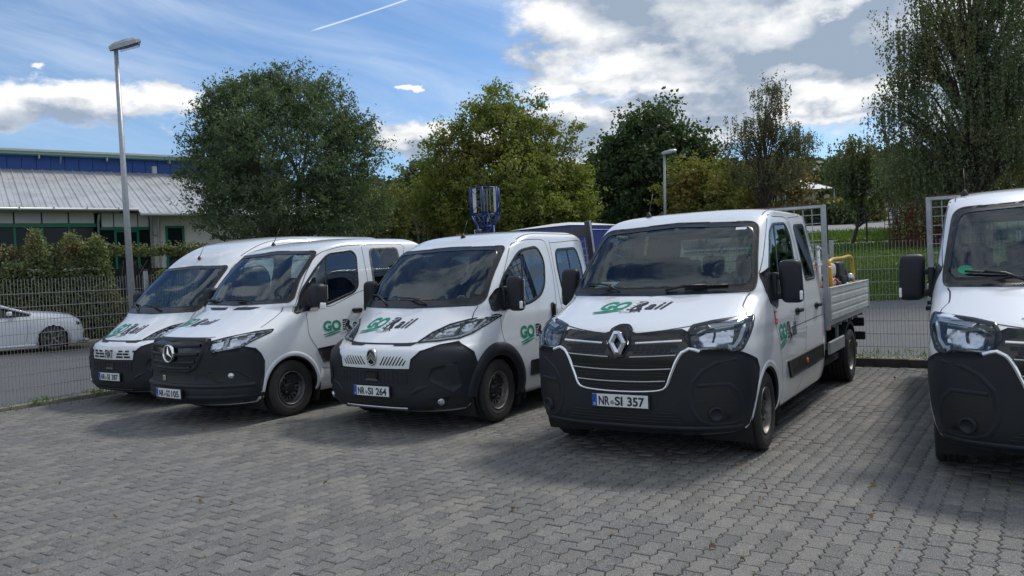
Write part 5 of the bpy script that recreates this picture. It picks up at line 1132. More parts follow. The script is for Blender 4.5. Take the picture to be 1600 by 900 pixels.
# hedge beyond the street
def hedge(label, a, d, L_, dep, h, n, m_, ln=.12, wd=.07, seed=30, nz=.35, name='hedge'):
    g = np.random.default_rng(seed); r = thing(name, label, 'hedge', (a[0], a[1], float(terr(a[0], a[1]))), math.pi/2-math.atan2(d[0], d[1]))
    u = g.uniform(0, L_, n); prof = h*(1-.30*sst(u, L_*.62, L_*.92)*(nz > .5))*(1+nz*(.5*np.sin(u*1.3+seed)+.3*np.sin(u*3.1)+.25*np.sin(u*6.7+1))*.35); face = g.uniform(0, 1, n); z = np.where(face < .62, g.uniform(0, 1, n)**.9*prof, prof*(1-.12*g.uniform(0, 1, n)**2)); y = np.where(face < .62, -dep/2*(1-.35*(z/prof)**3)+np.abs(g.normal(0, .14, n)), g.uniform(-dep/2, dep/2, n))
    q = np.column_stack([u, y, z])+g.normal(0, .07, (n, 3)); spr = g.uniform(0, L_, n//30); k = g.integers(0, len(spr), n//8); t = g.uniform(0, 1, n//8)
    q2 = np.column_stack([spr[k]+g.normal(0, .05, n//8)+t*.1, g.normal(0, .1, n//8), h*.95+t*g.uniform(.2, .55, len(spr))[k]]); leaves('foliage', np.concatenate([q, q2]), ln, wd, m_, r, 0., seed)
    bm = bmesh.new()
    for x in np.arange(.2, L_, .28):
        for dy in (-.3, .05, .3): xx = x+g.normal(0, .1); tube(bm, [(xx, dy*dep, -.1), (xx+g.normal(0, .15), dy*dep*1.2, h*.5), (xx+g.normal(0, .3), dy*dep*1.1, h*.9)], .022, 5, r2=.006)
    bm_obj('stems', bm, 'bark', r, True); bm = bmesh.new(); box(bm, (L_/2, .12, h*.40), (L_-.1, dep*.42, h*.8)); bm_obj('shade_core', bm, 'chassis', r); return r  # solid near-black box: shade inside the hedge put into its colour
ha = PC-BN*5.2-BD*15
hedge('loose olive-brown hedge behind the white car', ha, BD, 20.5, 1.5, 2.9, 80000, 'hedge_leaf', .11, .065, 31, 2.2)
hedge('clipped green hedge in front of the dark hill, right of the white tent', np.array([19.5, 62.]), np.array([.96, -.28]), 9., 1.6, 1.5, 9000, 'yellow_green_leaf', .3, .2, 32, .1)
hedge('low dark clipped hedge between the car park and the drooping birch', np.array([21.6, 58.]), np.array([.96, -.28]), 4.2, 1.5, 1.1, 4000, 'forest_leaf', .28, .18, 33, .1)
# far wood on the hill
g = np.random.default_rng(5); lum = []
while len(lum) < 1100:
    a = g.uniform(-.75, .85); d = g.uniform(85, 330); x, y = d*math.sin(a), d*math.cos(a)
    if a < -.25 and g.uniform() < .6: continue
    if a > .2 and d < 100: continue
    lum.append((x, y, float(terr(x, y)), g.uniform(2.5, 5.), d))
cs = []
for x, y, z, rr, d in lum:
    m = int(70+90*(150/d)); dd = g.normal(size=(m, 3)); dd /= np.linalg.norm(dd, axis=1)[:, None]; dd[:, 2] = np.abs(dd[:, 2])*1.3-.3; cs.append(np.array([x, y, z+rr*.8])+dd*rr*g.uniform(.75, 1.05, (m, 1)))
leaves('far_wood', np.concatenate(cs), 1.5, 1.0, 'forest_leaf', None, 0., 6, kind='stuff')
# grass on the bank, weeds and pebbles at the kerb, fallen leaves
g = np.random.default_rng(8); n = 42000; gy = g.uniform(19.8, 31.5, n); gx = gy*g.uniform(.30, .72, n); gz = terr(gx, gy)-.02
leaves('bank_grass', np.column_stack([gx, gy, gz+g.uniform(0, .07, n)]), .17, .035, 'grass_blade', None, -.9, 7, kind='stuff')
n = 5000; gy = g.uniform(36.5, 42, n); gx = gy*g.uniform(.28, .6, n); leaves('strip_grass', np.column_stack([gx, gy, terr(gx, gy)+.05]), .35, .07, 'grass_blade', None, -.9, 9, kind='stuff')
n = 2600; t = g.uniform(0, 20, n); q = CORNER[None]+KO[None]+UA[None]*(t[:, None]+.3)+VA[None]*g.uniform(.08, .55, (n, 1))**1.; leaves('kerb_weeds', np.column_stack([q, .05+g.uniform(0, .16, n)**1.]), .13, .012, 'grass_blade', None, -1.2, 10, kind='stuff')
n = 2400; t = g.uniform(-9, 8, n); t += .3*np.sin(t*7); q = LA[None]+LD[None]*t[:, None]+UA[None]*g.normal(.10, .10, (n, 1)); leaves('fence_weeds', np.column_stack([q, .02+g.uniform(0, .07, n)]), .08, .012, 'grass_blade', None, -.9, 11, kind='stuff')
def pebbles(name, P_, r0, r1, m_, seed=0):
    g = np.random.default_rng(seed); b = bmesh.new(); bmesh.ops.create_icosphere(b, subdivisions=1, radius=1); bv_ = np.array([v.co for v in b.verts]); bf_ = np.array([[v.index for v in f.verts] for f in b.faces]); b.free(); n = len(P_)
    s_ = g.uniform(r0, r1, (n, 1, 1))*g.uniform(.6, 1.3, (n, 1, 3))*np.array([1, 1, .7]); V = (bv_[None]*(1+g.normal(0, .08, (n, len(bv_), 1))))*s_+np.array(P_)[:, None]; F = (bf_[None]+np.arange(n)[:, None, None]*len(bv_)).reshape(-1, 3)
    return mesh_obj(name, V.reshape(-1, 3), F, m_, None, True, kind='stuff')
mat('pebble', (.40, .38, .34), .8, island=.45); mat('dark_pebble', (.10, .10, .095), .85, island=.4)
n = 1500; q = CORNER[None]+KO[None]+UA[None]*g.uniform(6, 20, (n, 1))+VA[None]*g.uniform(.05, .42, (n, 1)); pebbles('pebbles', np.column_stack([q, np.full(n, .075)]), .012, .04, 'pebble', 3)
n = 1200; t = g.uniform(-9, 6, n); q = LA[None]+LD[None]*t[:, None]+UA[None]*np.abs(g.normal(.22, .25, (n, 1))); pebbles('grit', np.column_stack([q, np.full(n, .006)]), .004, .014, 'dark_pebble', 4)
n = 500; Y0 = g.uniform(3.8, 13, n); q = np.column_stack([Y0*g.uniform(-.62, .62, n), Y0, np.full(n, .006)]); pebbles('grit', q, .002, .006, 'pebble', 5)
n = 60; Y0 = g.uniform(4., 12, n); q = np.column_stack([Y0*g.uniform(-.62, .62, n), Y0, np.full(n, .012)]); leaves('fallen_leaves', q, .05, .03, 'dry_leaf', None, 0, 12, kind='stuff')

n = 1500; Y0 = g.uniform(3.9, 12.5, n); bx_ = Y0*g.uniform(-.62, .62, n); c_ = np.column_stack([bx_, Y0]); rel = c_-O_; ii = np.round(rel@UA/BW); rel_u = ii*BW+BW*.5; c_ = O_+UA*rel_u[:, None]+VA*(rel@VA)[:, None]+UA*AMP*.0
leaves('joint_moss', np.column_stack([c_+g.normal(0, .008, (n, 2)), np.full(n, .003)]), .022, .008, 'grass_blade', None, -.4, 13, kind='stuff')
# ------------------------------------------------------------------ hall, car, lamps, mast and the rest
mat('hall_panel', (.62, .64, .64), .5, noise=(2, .3, (.5, .52, .52))); mat('hall_green', (.0, .16, .09), .4); mat('hall_blue', (.004, .06, .28), .45, noise=(3, .4, (.006, .08, .34)))
mat('roof_sheet', (.56, .57, .57), .42, .35, noise=(1.2, .6, (.36, .37, .37)), bump=(4, .1, .01)); mat('dark_glass', (.012, .018, .02), .12, spec=.25); mat('white_wall', (.66, .65, .62), .8, noise=(2, .4, (.52, .52, .49)))
mat('gutter', (.52, .53, .53), .4, .3); mat('trim_green', (.20, .36, .28), .5)
HA = np.array([-20.7, 32.])
hall = thing('industrial_hall', 'long white hall with ribbed grey roof, blue band and green window frames', 'building', (HA[0], HA[1], 0), math.pi/2-math.atan2(BD[0], BD[1]))
# local: x along the facade to the right, y away from the street, z up
def hb(name, x0, x1, y0, y1, z0, z1, m_, parent=None, bev=0): bm = bmesh.new(); box(bm, ((x0+x1)/2, (y0+y1)/2, (z0+z1)/2), (x1-x0, y1-y0, z1-z0), bev, 1); return bm_obj(name, bm, m_, parent or hall)
X0, X1, XS = -16., 14., 5.2
hb('wall', X0, XS-1.5, .12, 8, 0, 2.6, 'white_wall'); hb('wall', 5.78, X1, .02, 8, 0, 4.9, 'white_wall'); hb('rear_wall', X0, X1, 6., 14, 4.6, 7.5, 'hall_panel')
hb('inner_wall', X0, XS-.5, .6, 8, 0, 5.0, 'dark_glass')
hb('fascia_beam', X0, XS-.62, -.02, .6, 4.94, 5.08, 'hall_panel'); hb('green_beam', X0, 3.62, -.04, .3, 4.32, 4.47, 'hall_green'); hb('green_beam', 3.78, 5.70, -.04, .3, 4.18, 4.30, 'hall_green')
xp = [-15.2, -14.1, -13, -11.9, -10.8, -9.7, -8.6, -7.5, -6.4, -5.3, -4.2, -3.1, -2., -.4, .64, 1.62, 2.60, 3.60]
for a, b in zip(xp, xp[1:]):
    hb('facade_panel', a+.03, b-.03, .0, .3, 4.48, 4.94, 'hall_panel', bev=.01); w_ = hb('window', a+.04, b-.04, .10, .14, 2.62, 4.31, 'dark_glass'); hb('window_frame', a-.04, a+.04, .0, .16, 2.6, 4.32, 'hall_green', w_)
    hb('panel_joint', a-.03, a+.03, .03, .3, 4.47, 4.94, 'dark_steel')
for a, b in ((3.85, 4.30), (4.34, 4.78), (4.82, 5.26), (5.30, 5.72)): hb('facade_panel', a, b, .0, .3, 4.31, 4.92, 'hall_panel', bev=.01)
dr = hb('entrance_door', 4.36, 5.28, .08, .14, 1.2, 4.18, 'dark_glass')
for x in (4.36, 4.80, 5.26): hb('door_frame', x-.045, x+.045, .02, .16, 1.2, 4.2, 'hall_green', dr)
for z in (3.25, 2.35, 4.14): hb('door_frame', 4.32, 5.30, .025, .155, z-.05, z+.05, 'hall_green', dr)
w_ = hb('window', 3.84, 4.30, .10, .14, 1.9, 4.18, 'dark_glass'); hb('window_frame', 3.80, 4.32, .02, .15, 3.18, 3.28, 'hall_green', w_); w_ = hb('window', 5.32, 5.74, .10, .14, 1.9, 4.18, 'dark_glass'); hb('window_frame', 5.30, 5.76, .02, .15, 3.18, 3.28, 'hall_green', w_)

w_ = hb('window', 6.44, 7.15, -.0, .05, 2.2, 4.32, 'dark_glass')
for x in (6.44, 7.15): hb('window_frame', x-.05, x+.05, -.04, .03, 2.2, 4.34, 'hall_green', w_)
for z in (2.2, 3.3, 4.3): hb('window_frame', 6.40, 7.2, -.045, .025, z-.05, z+.05, 'hall_green', w_)
for x, m_ in ((3.70, 'galv'), (6.10, 'gutter'), (5.82, 'galv')): bm = bmesh.new(); tube(bm, [(x, -.10, .2), (x, -.10, 4.5), (x+.02, -.35, 4.86)], .05, 10); bm_obj('downpipe', bm, m_, hall, True)
# lean-to roof with standing seams: parts per sheet
def roof(x0, x1, yf, zf, yb, zb, step):
    n = int(round((x1-x0)/step)); st = (x1-x0)/n
    for k in range(n):
        a = x0+k*st; bm = bmesh.new(); vs = [(a+.01, yf, zf), (a+st-.01, yf, zf), (a+st-.01, yb, zb), (a+.01, yb, zb)]; t_ = .03
        v = [bm.verts.new(p) for p in vs]+[bm.verts.new((p[0], p[1], p[2]-t_)) for p in vs]
        for f in ((0, 1, 2, 3), (7, 6, 5, 4), (0, 4, 5, 1), (1, 5, 6, 2), (2, 6, 7, 3), (3, 7, 4, 0)): bm.faces.new([v[i] for i in f])
        for dx_, w, h_ in ((0., .035, .05), (st*.5, .02, .018)):
            q = [bm.verts.new((a+dx_+sx, y, z+h_*up)) for y, z in ((yf, zf), (yb, zb)) for sx, up in ((-w, 0), (w, 0), (w*.6, 1), (-w*.6, 1))]
            for f in ((0, 3, 2, 1), (4, 5, 6, 7), (2, 3, 7, 6), (1, 2, 6, 5), (3, 0, 4, 7)): bm.faces.new([q[i] for i in f])
        bm_obj('roof_panel', bm, 'roof_sheet', hall)
roof(X0, XS, -.8, 5.06, 6., 7.5, .42); roof(XS+.01, X1, -1.05, 4.84, 6., 7.5, .42)
bm = bmesh.new()
for x0, x1, y, z in ((X0, XS-.02, -.86, 5.0), (XS, X1, -1.11, 4.78)):
    tube(bm, [(x0, y, z), (x1, y, z)], .065, 10)
bm_obj('gutter', bm, 'gutter', hall, True)
for x in np.arange(X0, X1, .6): hb('blue_band_panel', x+.01, x+.59, 5.9, 6., 7.42, 8.14, 'hall_blue')
hb('fascia_board', X0, X1, 5.4, 6.1, 8.14, 8.26, 'trim_green'); hb('fascia_cap', X0, X1, 5.3, 6.1, 8.262, 8.36, 'gutter'); bm = bmesh.new(); tube(bm, [(-.0+3.0, 5.5, 8.14), (3.0, 5.85, 7.8)], .04, 8); tube(bm, [(7.05, 5.0, 7.35), (7.05, 5.0, 7.7)], .12, 10); bm_obj('roof_vent', bm, 'galv', hall)
hb('flat_roof', X0, X1, 6., 14, 8.05, 8.13, 'roof_sheet')

for x in np.arange(X0+.7, X1, 2.9): hb('fascia_bracket', x-.03, x+.03, 5.42, 5.9, 7.95, 8.13, 'galv')
hb('wall_lamp', 5.88, 6.02, -.12, .0, 3.95, 4.10, 'galv'); hb('base_plinth', 5.78, X1, -.02, .02, 0, .9, 'concrete')
for x in np.arange(X0, XS, 1.2): hb('gutter_bracket', x, x+.03, -.93, -.80, 4.93, 5.09, 'galv')
# white saloon on the verge
mat('car_paint', (.66, .69, .73), .3, coat=.8)
def car():
    r = thing('parked_car', 'white low saloon car parked beyond the fence at the left edge', 'car', (PC[0], PC[1], float(terr(PC[0], PC[1]))), math.pi/2-math.atan2(BD[0], BD[1]))
    # local: x forward to the right (front bumper at .80), y away from the street, near side at y=0 (wheel face); z up
    yc = .90; F = .80; fz = lambda x: np.interp(x, [-3.7, -3.2, -2.4, -1.25, -.9, -.4, .2, .5, .68, .76, .80], [.70, .78, .95, 1.02, 1.05, 1.03, .97, .90, .80, .66, .50])
    secs = []
    xs_ = np.concatenate([np.linspace(-3.7, -1.0, 50), np.linspace(-.97, .80, 70)])
    for x in xs_:
        hw = .90*np.interp(x, [-3.7, -3.2, -1, .2, .55, .72, .80], [.80, .92, .99, 1., .93, .80, .62]); zt = float(fz(x)); zb = .17 if x < .6 else .17+(x-.6)*.12; c = np.interp(x, [-1.3, -.6, .5, .8], [.10, .15, .12, .06]) 
        row = []
        for u, (yy, zz) in enumerate([(-.90, zb), (-.97, zb+.12), (-1., .45*zt+.1), (-1.0, .70*zt), (-.985, .86*zt), (-.93, .965*zt), (-.80, zt+c*.30), (-.5, zt+c*.62), (0, zt+c*.75)]): row.append((x, yc+hw*yy, zz))
        rr_ = np.array(row); aa = np.linspace(0, len(rr_)-1, 41); rr_ = np.stack([np.interp(aa, np.arange(len(rr_)), rr_[:, k]) for k in range(3)], 1); row = [tuple(p) for p in rr_]
        row += [(x, 2*yc-p[1], p[2]) for p in row[:-1][::-1]]; secs.append(row)
    bm = bmesh.new(); vs = [[bm.verts.new(p) for p in s_] for s_ in secs]; m = len(secs[0])
    for i in range(len(secs)-1):
        for k in range(m-1):
            q = [vs[i][k], vs[i+1][k], vs[i+1][k+1], vs[i][k+1]]; c = sum((v.co for v in q), Vector())/4
            if (c.x**2+(c.z-.335)**2) < .375**2 and (c.y < .3 or c.y > 1.5): continue
            if ((c.x+2.8)**2+(c.z-.335)**2) < .375**2 and (c.y < .3 or c.y > 1.5): continue
            bm.faces.new(q)
    bm.faces.new([v for v in vs[-1]][::-1]); body = bm_obj('body', bm, 'car_paint', r, True)
    # cabin
    bm = bmesh.new(); prof = [(-.55, 1.05), (-.95, 1.20), (-1.35, 1.36), (-1.75, 1.43), (-2.3, 1.43), (-2.9, 1.30), (-3.3, 1.05)]; ring_ = []
    for x, z in prof:
        t = (z-1.0)/.43; w = .82-.20*t; ring_.append([bm.verts.new((x, yc-.84, 1.0)), bm.verts.new((x, yc-w, z-.02*t)), bm.verts.new((x, yc, z+.03)), bm.verts.new((x, yc+w, z-.02*t)), bm.verts.new((x, yc+.84, 1.0))])
    for a, b in zip(ring_, ring_[1:]):
        for k in range(4): bm.faces.new((a[k], a[k+1], b[k+1], b[k]))
    bm_obj('cabin_glass', bm, 'dark_glass', r, True)
    bm = bmesh.new(); tube(bm, [(-.50, yc-.80, 1.06), (-.95, yc-.74, 1.215), (-1.35, yc-.66, 1.365), (-1.8, yc-.62, 1.43), (-2.4, yc-.62, 1.43), (-3.1, yc-.72, 1.2)], .035, 8); bm_obj('roof_pillar', bm, 'car_paint', r, True)
    bm = bmesh.new(); v = [(-.55, yc-.62, 1.10), (-.85, yc-.60, 1.155), (-.85, yc+.6, 1.155), (-.55, yc+.62, 1.10)]; bm.faces.new([bm.verts.new((p[0], p[1], p[2]+.02)) for p in v]); bm_obj('scuttle', bm, 'dark_plastic', r)
    b = bmesh.new(); box(b, (-1.02, -.10, 1.10), (.14, .20, .12), .045, 4); mo = bm_obj('door_mirror', b, 'car_paint', r, True); b = bmesh.new(); box(b, (-.98, -.02, 1.035), (.24, .14, .03), .01, 2); bm_obj('mirror_arm', b, 'dark_plastic', mo, True)
    for x in (0., -2.8):
        for y, sg in ((.115, -1), (1.69, 1)):
            w = link(bpy.data.objects.new('wheel', None), r); w.location = (x, y, .335); w.rotation_euler = (0, 0, math.pi/2*(1 if sg > 0 else -1)); w.empty_display_size = .1
            b = bmesh.new(); lathe(b, [(-.10, .24), (-.11, .30), (-.08, .33), (.08, .335), (.11, .31), (.115, .262), (.10, .25)], n=40); bm_obj('tyre', b, 'tyre', w, True)
            b = bmesh.new(); lathe(b, [(.10, .252), (.115, .25), (.105, .236), (.0, .225), (-.06, .22)], n=40)
            for k in range(5):
                for s2 in (-.20, .20):
                    a = k*2*math.pi/5+.5; a2 = a+s2; tube(b, [(.085, .05*math.cos(a), .05*math.sin(a)), (.095, .14*math.cos(a+s2*.5), .14*math.sin(a+s2*.5)), (.10, .238*math.cos(a2), .238*math.sin(a2))], .014, 6)
            lathe(b, [(.08, .06), (.10, .045), (.10, .0001)], n=16); bm_obj('rim', b, 'steel_grey', w, True)
            b = bmesh.new(); lathe(b, [(.02, .20), (.02, .0001)], n=24); bm_obj('brake_disc', b, 'dark_steel', w)
        b = bmesh.new(); n_ = 20; ww = [[b.verts.new((x+.41*math.cos(a), y, .335+.41*math.sin(a))) for a in np.linspace(-.6, math.pi+.6, n_)] for y in (.01, .45)]
        for k in range(n_-1): b.faces.new((ww[0][k], ww[0][k+1], ww[1][k+1], ww[1][k]))
        b.faces.new(ww[1]); bm_obj('wheel_liner', b, 'chassis', r, True)
    b = bmesh.new(); box(b, (-1.5, .02, .20), (2.15, .07, .06), .02, 2); box(b, (-1.5, .12, .14), (2.2, .1, .05), .01); bm_obj('side_skirt', b, 'car_paint', r, True)
    b = bmesh.new(); box(b, (.74, yc, .20), (.28, 1.62, .05), .02, 2); box(b, (.60, .20, .17), (.5, .28, .03), .01); bm_obj('splitter', b, 'gloss_black', r, True)
    b = bmesh.new(); box(b, (.84, yc, .245), (.10, 1.5, .035), .012, 2); bm_obj('splitter_lip', b, 'car_paint', r, True)
    b = bmesh.new(); box(b, (.765, .42, .37), (.06, .36, .16), .03, 2); box(b, (.79, yc, .45), (.05, .66, .30), .03, 2); bm_obj('air_intake', b, 'gloss_black', r, True)
    for y in (.27, 1.53):
        b = bmesh.new(); box(b, (.585, y, .735), (.26, .30, .10), .04, 3, Matrix.Rotation(R(18), 3, 'Y') @ Matrix.Rotation(R(-28 if y < 1 else 28), 3, 'Z')); l_ = bm_obj('headlight', b, 'gloss_black', r, True)
        b = bmesh.new(); box(b, (.64, y-.02 if y < 1 else y+.02, .72), (.16, .20, .055), .02, 2, Matrix.Rotation(R(-28 if y < 1 else 28), 3, 'Z')); bm_obj('reflector', b, 'reflector', l_, True)
    b = bmesh.new(); box(b, (-1.5, yc, .30), (4.0, 1.5, .12)); bm_obj('underbody', b, 'chassis', r)
    b = bmesh.new(); tube(b, [(-.62, -.005, 1.0), (-.60, -.012, .60), (-.66, -.008, .30)], .004, 4); bm_obj('door_gap', b, 'seam', r)
    return r
car()
# street lamps
def lamp(label, base, top, head_dir, s_=1., r0=.085, r1=.05, tilt=16):
    r = thing('street_lamp', label, 'street lamp', tuple(base), 0, 'street lamps')
    t = Vector(top)-Vector(base); bm = bmesh.new(); tube(bm, [(0, 0, 0), t*.5, t], r0, 14, r2=r1); bm_obj('pole', bm, 'galv', r, True)
    h = link(bpy.data.objects.new('lamp_head', None), r); M3 = Matrix.Rotation(head_dir, 4, 'Z') @ Matrix.Rotation(R(-tilt), 4, 'Y')
    h.matrix_local = Matrix.Translation(t) @ M3; h.empty_display_size = .1
    bm = bmesh.new(); prof = [(-.14, .07, .0, .10), (.0, .11, -.01, .15), (.28, .15, -.01, .17), (.50, .15, 0., .15), (.62, .11, .02, .10)]; rr = []
    for x, w, z0, z1 in prof: rr.append([bm.verts.new((x*s_, y*s_, z*s_)) for y, z in ((-w, z0), (-w, z0+(z1-z0)*.6), (-w*.6, z1), (w*.6, z1), (w, z0+(z1-z0)*.6), (w, z0))])
    for a, b in zip(rr, rr[1:]):
        for k in range(6): bm.faces.new((a[k], a[(k+1) % 6], b[(k+1) % 6], b[k]))
    bm.faces.new(rr[0][::-1]); bm.faces.new(rr[-1]); bm_obj('housing', bm, 'galv', h)
    bm = bmesh.new(); box(bm, (.33*s_, 0, -.035*s_), (.48*s_, .24*s_, .07*s_), .03*s_, 3); bm_obj('diffuser', bm, 'lens_glass', h, True); bm = bmesh.new(); box(bm, (.33*s_, 0, .0), (.44*s_, .2*s_, .02*s_)); bm_obj('lamp_tray', bm, 'dark_steel', h)
    return r
lt_ = P3(181, 77, 20); lb_ = P3(207, 482, 20); dv = (lb_-lt_)/(lt_[2]-lb_[2]); lb0 = lt_+dv*(lt_[2]+.05); lamp('tall grey street lamp leaning left, behind the left-hand fence', lb0, lt_, R(28), 1., .095, .05, 20)
lt_ = P3(1038, 241, 33); lb0 = np.array([lt_[0]-.12, 33, float(terr(lt_[0], 33))]); lamp('thin grey street lamp in front of the dark oak', lb0, lt_, R(10), .85, .07, .05, 10)
lt_ = P3(1272, 300, 70); lb0 = np.array([lt_[0], 70, float(terr(lt_[0], 70))]); lamp('far small white-topped lamp in front of the dark hill', lb0, lt_, R(0), .7, .06, .05, 5)
# lattice antenna mast
mat('mast_blue', (.02, .055, .24), .45, .2)
mz = float(terr(-1.18, 40)); mast = thing('antenna_mast', 'blue lattice mast with pale antenna panels, in front of the olive maple', 'mast', (-.767, 26, .595)); mast.scale = (.65,)*3; mz = -.95
bm = bmesh.new(); top_ = 3.95; H = [(-.39, -.39), (.39, -.39), (.39, .39), (-.39, .39)]; zs = np.arange(mz, top_+.01, (top_-mz)/6)
for x, y in H: tube(bm, [(x, y, mz), (x, y, top_)], .05, 6)
for i, (a, b) in enumerate(zip(H, H[1:]+H[:1])):
    for k, (z0, z1) in enumerate(zip(zs, zs[1:])): tube(bm, [(*a, z0), (*b, z1)] if (k+i) % 2 else [(*b, z0), (*a, z1)], .028, 5); tube(bm, [(*a, z1), (*b, z1)], .022, 5)
bm_obj('lattice_shaft', bm, 'mast_blue', mast, True)
bm = bmesh.new(); O8 = [(.77*math.cos(a), .77*math.sin(a)) for a in np.arange(.4, 6.28, math.pi/3)]
for i, (x, y) in enumerate(O8):
    x2, y2 = O8[(i+1) % 6]; tube(bm, [(x, y, 4.45), (x, y, 5.88)], .045, 6); tube(bm, [(x*.45, y*.45, top_-.25), (x, y, 4.5)], .045, 6); tube(bm, [(x*.45, y*.45, top_-.05), (x2, y2, 4.7)], .02, 5)
    for z in (4.5, 5.85): tube(bm, [(x, y, z), (x2, y2, z)], .025, 5)
    if i % 2: tube(bm, [(x, y, 4.6), (x2, y2, 5.2)], .018, 5); tube(bm, [(x2, y2, 5.2), (x, y, 5.8)], .018, 5)
bm_obj('antenna_cage', bm, 'mast_blue', mast, True)
for x, w, y in ((-.50, .17, -.30), (-.16, .05, -.45), (-.02, .05, -.45), (.13, .05, -.45), (.28, .05, -.40), (.52, .15, -.2)): bm = bmesh.new(); box(bm, (x, y, 5.22 if w < .1 else 5.25), (w, .08, 1.15 if w < .1 else 1.25), .01, 1); bm_obj('antenna_panel', bm, 'far_lot' if w < .1 else 'hall_panel', mast)
# blue covered trailer beyond the rear fence
mat('tarp_blue', (.006, .028, .22), .4, bump=(3, .3, .02)); mat('tarp_white', (.62, .63, .60), .6, noise=(2, .6, (.45, .47, .42)))
tr = thing('covered_trailer', 'blue covered trailer with pale roof between the two middle trucks', 'trailer', (1.38, 18.4, 0), R(42))
bm = bmesh.new(); box(bm, (0, 0, 1.62), (1.92, 1.92, 1.95), .03, 2); bm_obj('side_cover', bm, 'tarp_blue', tr)
bm = bmesh.new(); tube(bm, [(-.975, -.975, 2.50), (.975, -.975, 2.50), (.975, .975, 2.50), (-.975, .975, 2.50), (-.975, -.975, 2.50)], .02, 6); bm_obj('cover_seam', bm, 'hall_blue', tr)
bm = bmesh.new(); lo = [bm.verts.new((x, y, 2.605)) for x, y in ((-.98, -.98), (.98, -.98), (.98, .98), (-.98, .98))]; hi_ = [bm.verts.new((x, y, 2.72)) for x, y in ((-.25, -.25), (.25, -.25), (.25, .25), (-.25, .25))]; bm.faces.new(hi_); bm.faces.new(lo[::-1])
for k in range(4): bm.faces.new((lo[k], lo[(k+1) % 4], hi_[(k+1) % 4], hi_[k]))
bm_obj('roof_cover', bm, 'tarp_white', tr)
bm = bmesh.new(); box(bm, (0, 0, .58), (1.75, 1.75, .12), .01, 1); box(bm, (0, -1.3, .5), (.1, 1.0, .1)); bm_obj('chassis_frame', bm, 'galv', tr)
for sg in (-1, 1): bm = bmesh.new(); lathe(bm, [(-.08, .2), (-.09, .29), (.09, .29), (.08, .2), (.05, .0001)], c=(sg*.92, 0, .29), n=24); bm_obj('wheel', bm, 'tyre', tr, True)
# rusty reinforcement mats on the bank
mat('rust', (.14, .06, .04), .9, noise=(6, .7, (.09, .045, .032)))
g = np.random.default_rng(44); bm = bmesh.new(); W_, H_ = 2.9, 1.5
for x in np.arange(0, W_, .16): box(bm, (x, 0, H_/2), (.018, .012, H_))
for z in np.arange(.05, H_, .16): box(bm, (W_/2, .008, z), (W_, .012, .018))
RM = bpy.data.meshes.new('steel_mat'); bm.to_mesh(RM); bm.free(); RM.materials.append(MAT['rust'])
for k in range(15):
    o = link(bpy.data.objects.new('steel_mat', RM)); x = (14.5 if k % 4 else 13.7)+g.normal(0, .35); y = 28.8+k*.08
    o.location = (x, y, float(terr(x, y))-.25+.05*k*g.uniform(.5, 1)); o.rotation_euler = (R(g.uniform(-16, 6)), R(g.normal(0, 4)), R(g.normal(-2, 5)))
    tag(o, 'rusty steel reinforcement mat standing upright in the stack on the grass bank', 'steel mesh', 'rusty reinforcement mats standing on the grass bank')
for k in range(6):
    o = link(bpy.data.objects.new('steel_mat', RM)); x = 14.9+g.normal(0, .2); y = 29.2+k*.05; o.location = (x, y, float(terr(x, y))+.25+.07*k); o.rotation_euler = (R(-68+g.normal(0, 3)), R(-8+g.normal(0, 3)), R(g.normal(0, 4)))
    tag(o, 'rusty steel reinforcement mat lying aslant on the stack on the grass bank', 'steel mesh', 'rusty reinforcement mats lying on the stack')
# posts of the far fence and white tent, white shed
for px, Y in ((1293, 33), (1355, 33), (1400, 37), (1427, 37), (1340, 41)):
    p = P3(px, 380, Y); z = float(terr(p[0], Y)); bm = bmesh.new(); box(bm, (0, 0, .8), (.06, .06, 1.7), .005, 1); o = bm_obj('fence_post', bm, 'dark_steel'); o.location = (p[0], Y, z-.05); tag(o, 'thin dark post of the far fence along the pale path', 'post', 'dark posts of the far fence')
p = P3(1252, 330, 62); z = float(terr(p[0], 62)); tent = thing('marquee', 'white pyramid-roofed tent under the slender airy birch', 'tent', (p[0], 62, z)); bm = bmesh.new()
lo = [bm.verts.new((x, y, 2.6)) for x, y in ((-1.9, -1.9), (1.9, -1.9), (1.9, 1.9), (-1.9, 1.9))]; tp = bm.verts.new((0, 0, 3.5))
for k in range(4): bm.faces.new((lo[k], lo[(k+1) % 4], tp))
bm_obj('tent_roof', bm, 'tarp_white', tent)
for x in (-1.85, 1.85):
    for y in (-1.85, 1.85): bm = bmesh.new(); tube(bm, [(x, y, 0), (x, y, 2.6)], .05, 6); bm_obj('tent_pole', bm, 'galv', tent)
bm = bmesh.new(); box(bm, (0, 1.85, 1.3), (3.7, .03, 2.6)); bm_obj('tent_wall', bm, 'hall_panel', tent)
p = P3(1366, 310, 75); z = float(terr(p[0], 75)); sh = thing('white_shed', 'small white building seen through the weeping birch leaves', 'building', (p[0]+1.8, 75, z)); bm = bmesh.new(); box(bm, (0, 1, 2.2), (5., 3, 4.4)); bm_obj('wall', bm, 'hall_panel', sh); bm = bmesh.new(); box(bm, (0, 1, 4.45), (5.3, 3.3, .12)); bm_obj('roof', bm, 'galv', sh)
for x in (-1.4, .2): bm = bmesh.new(); box(bm, (x, -.5, 2.6), (.9, .03, 1.2)); bm_obj('window', bm, 'dark_glass', sh)
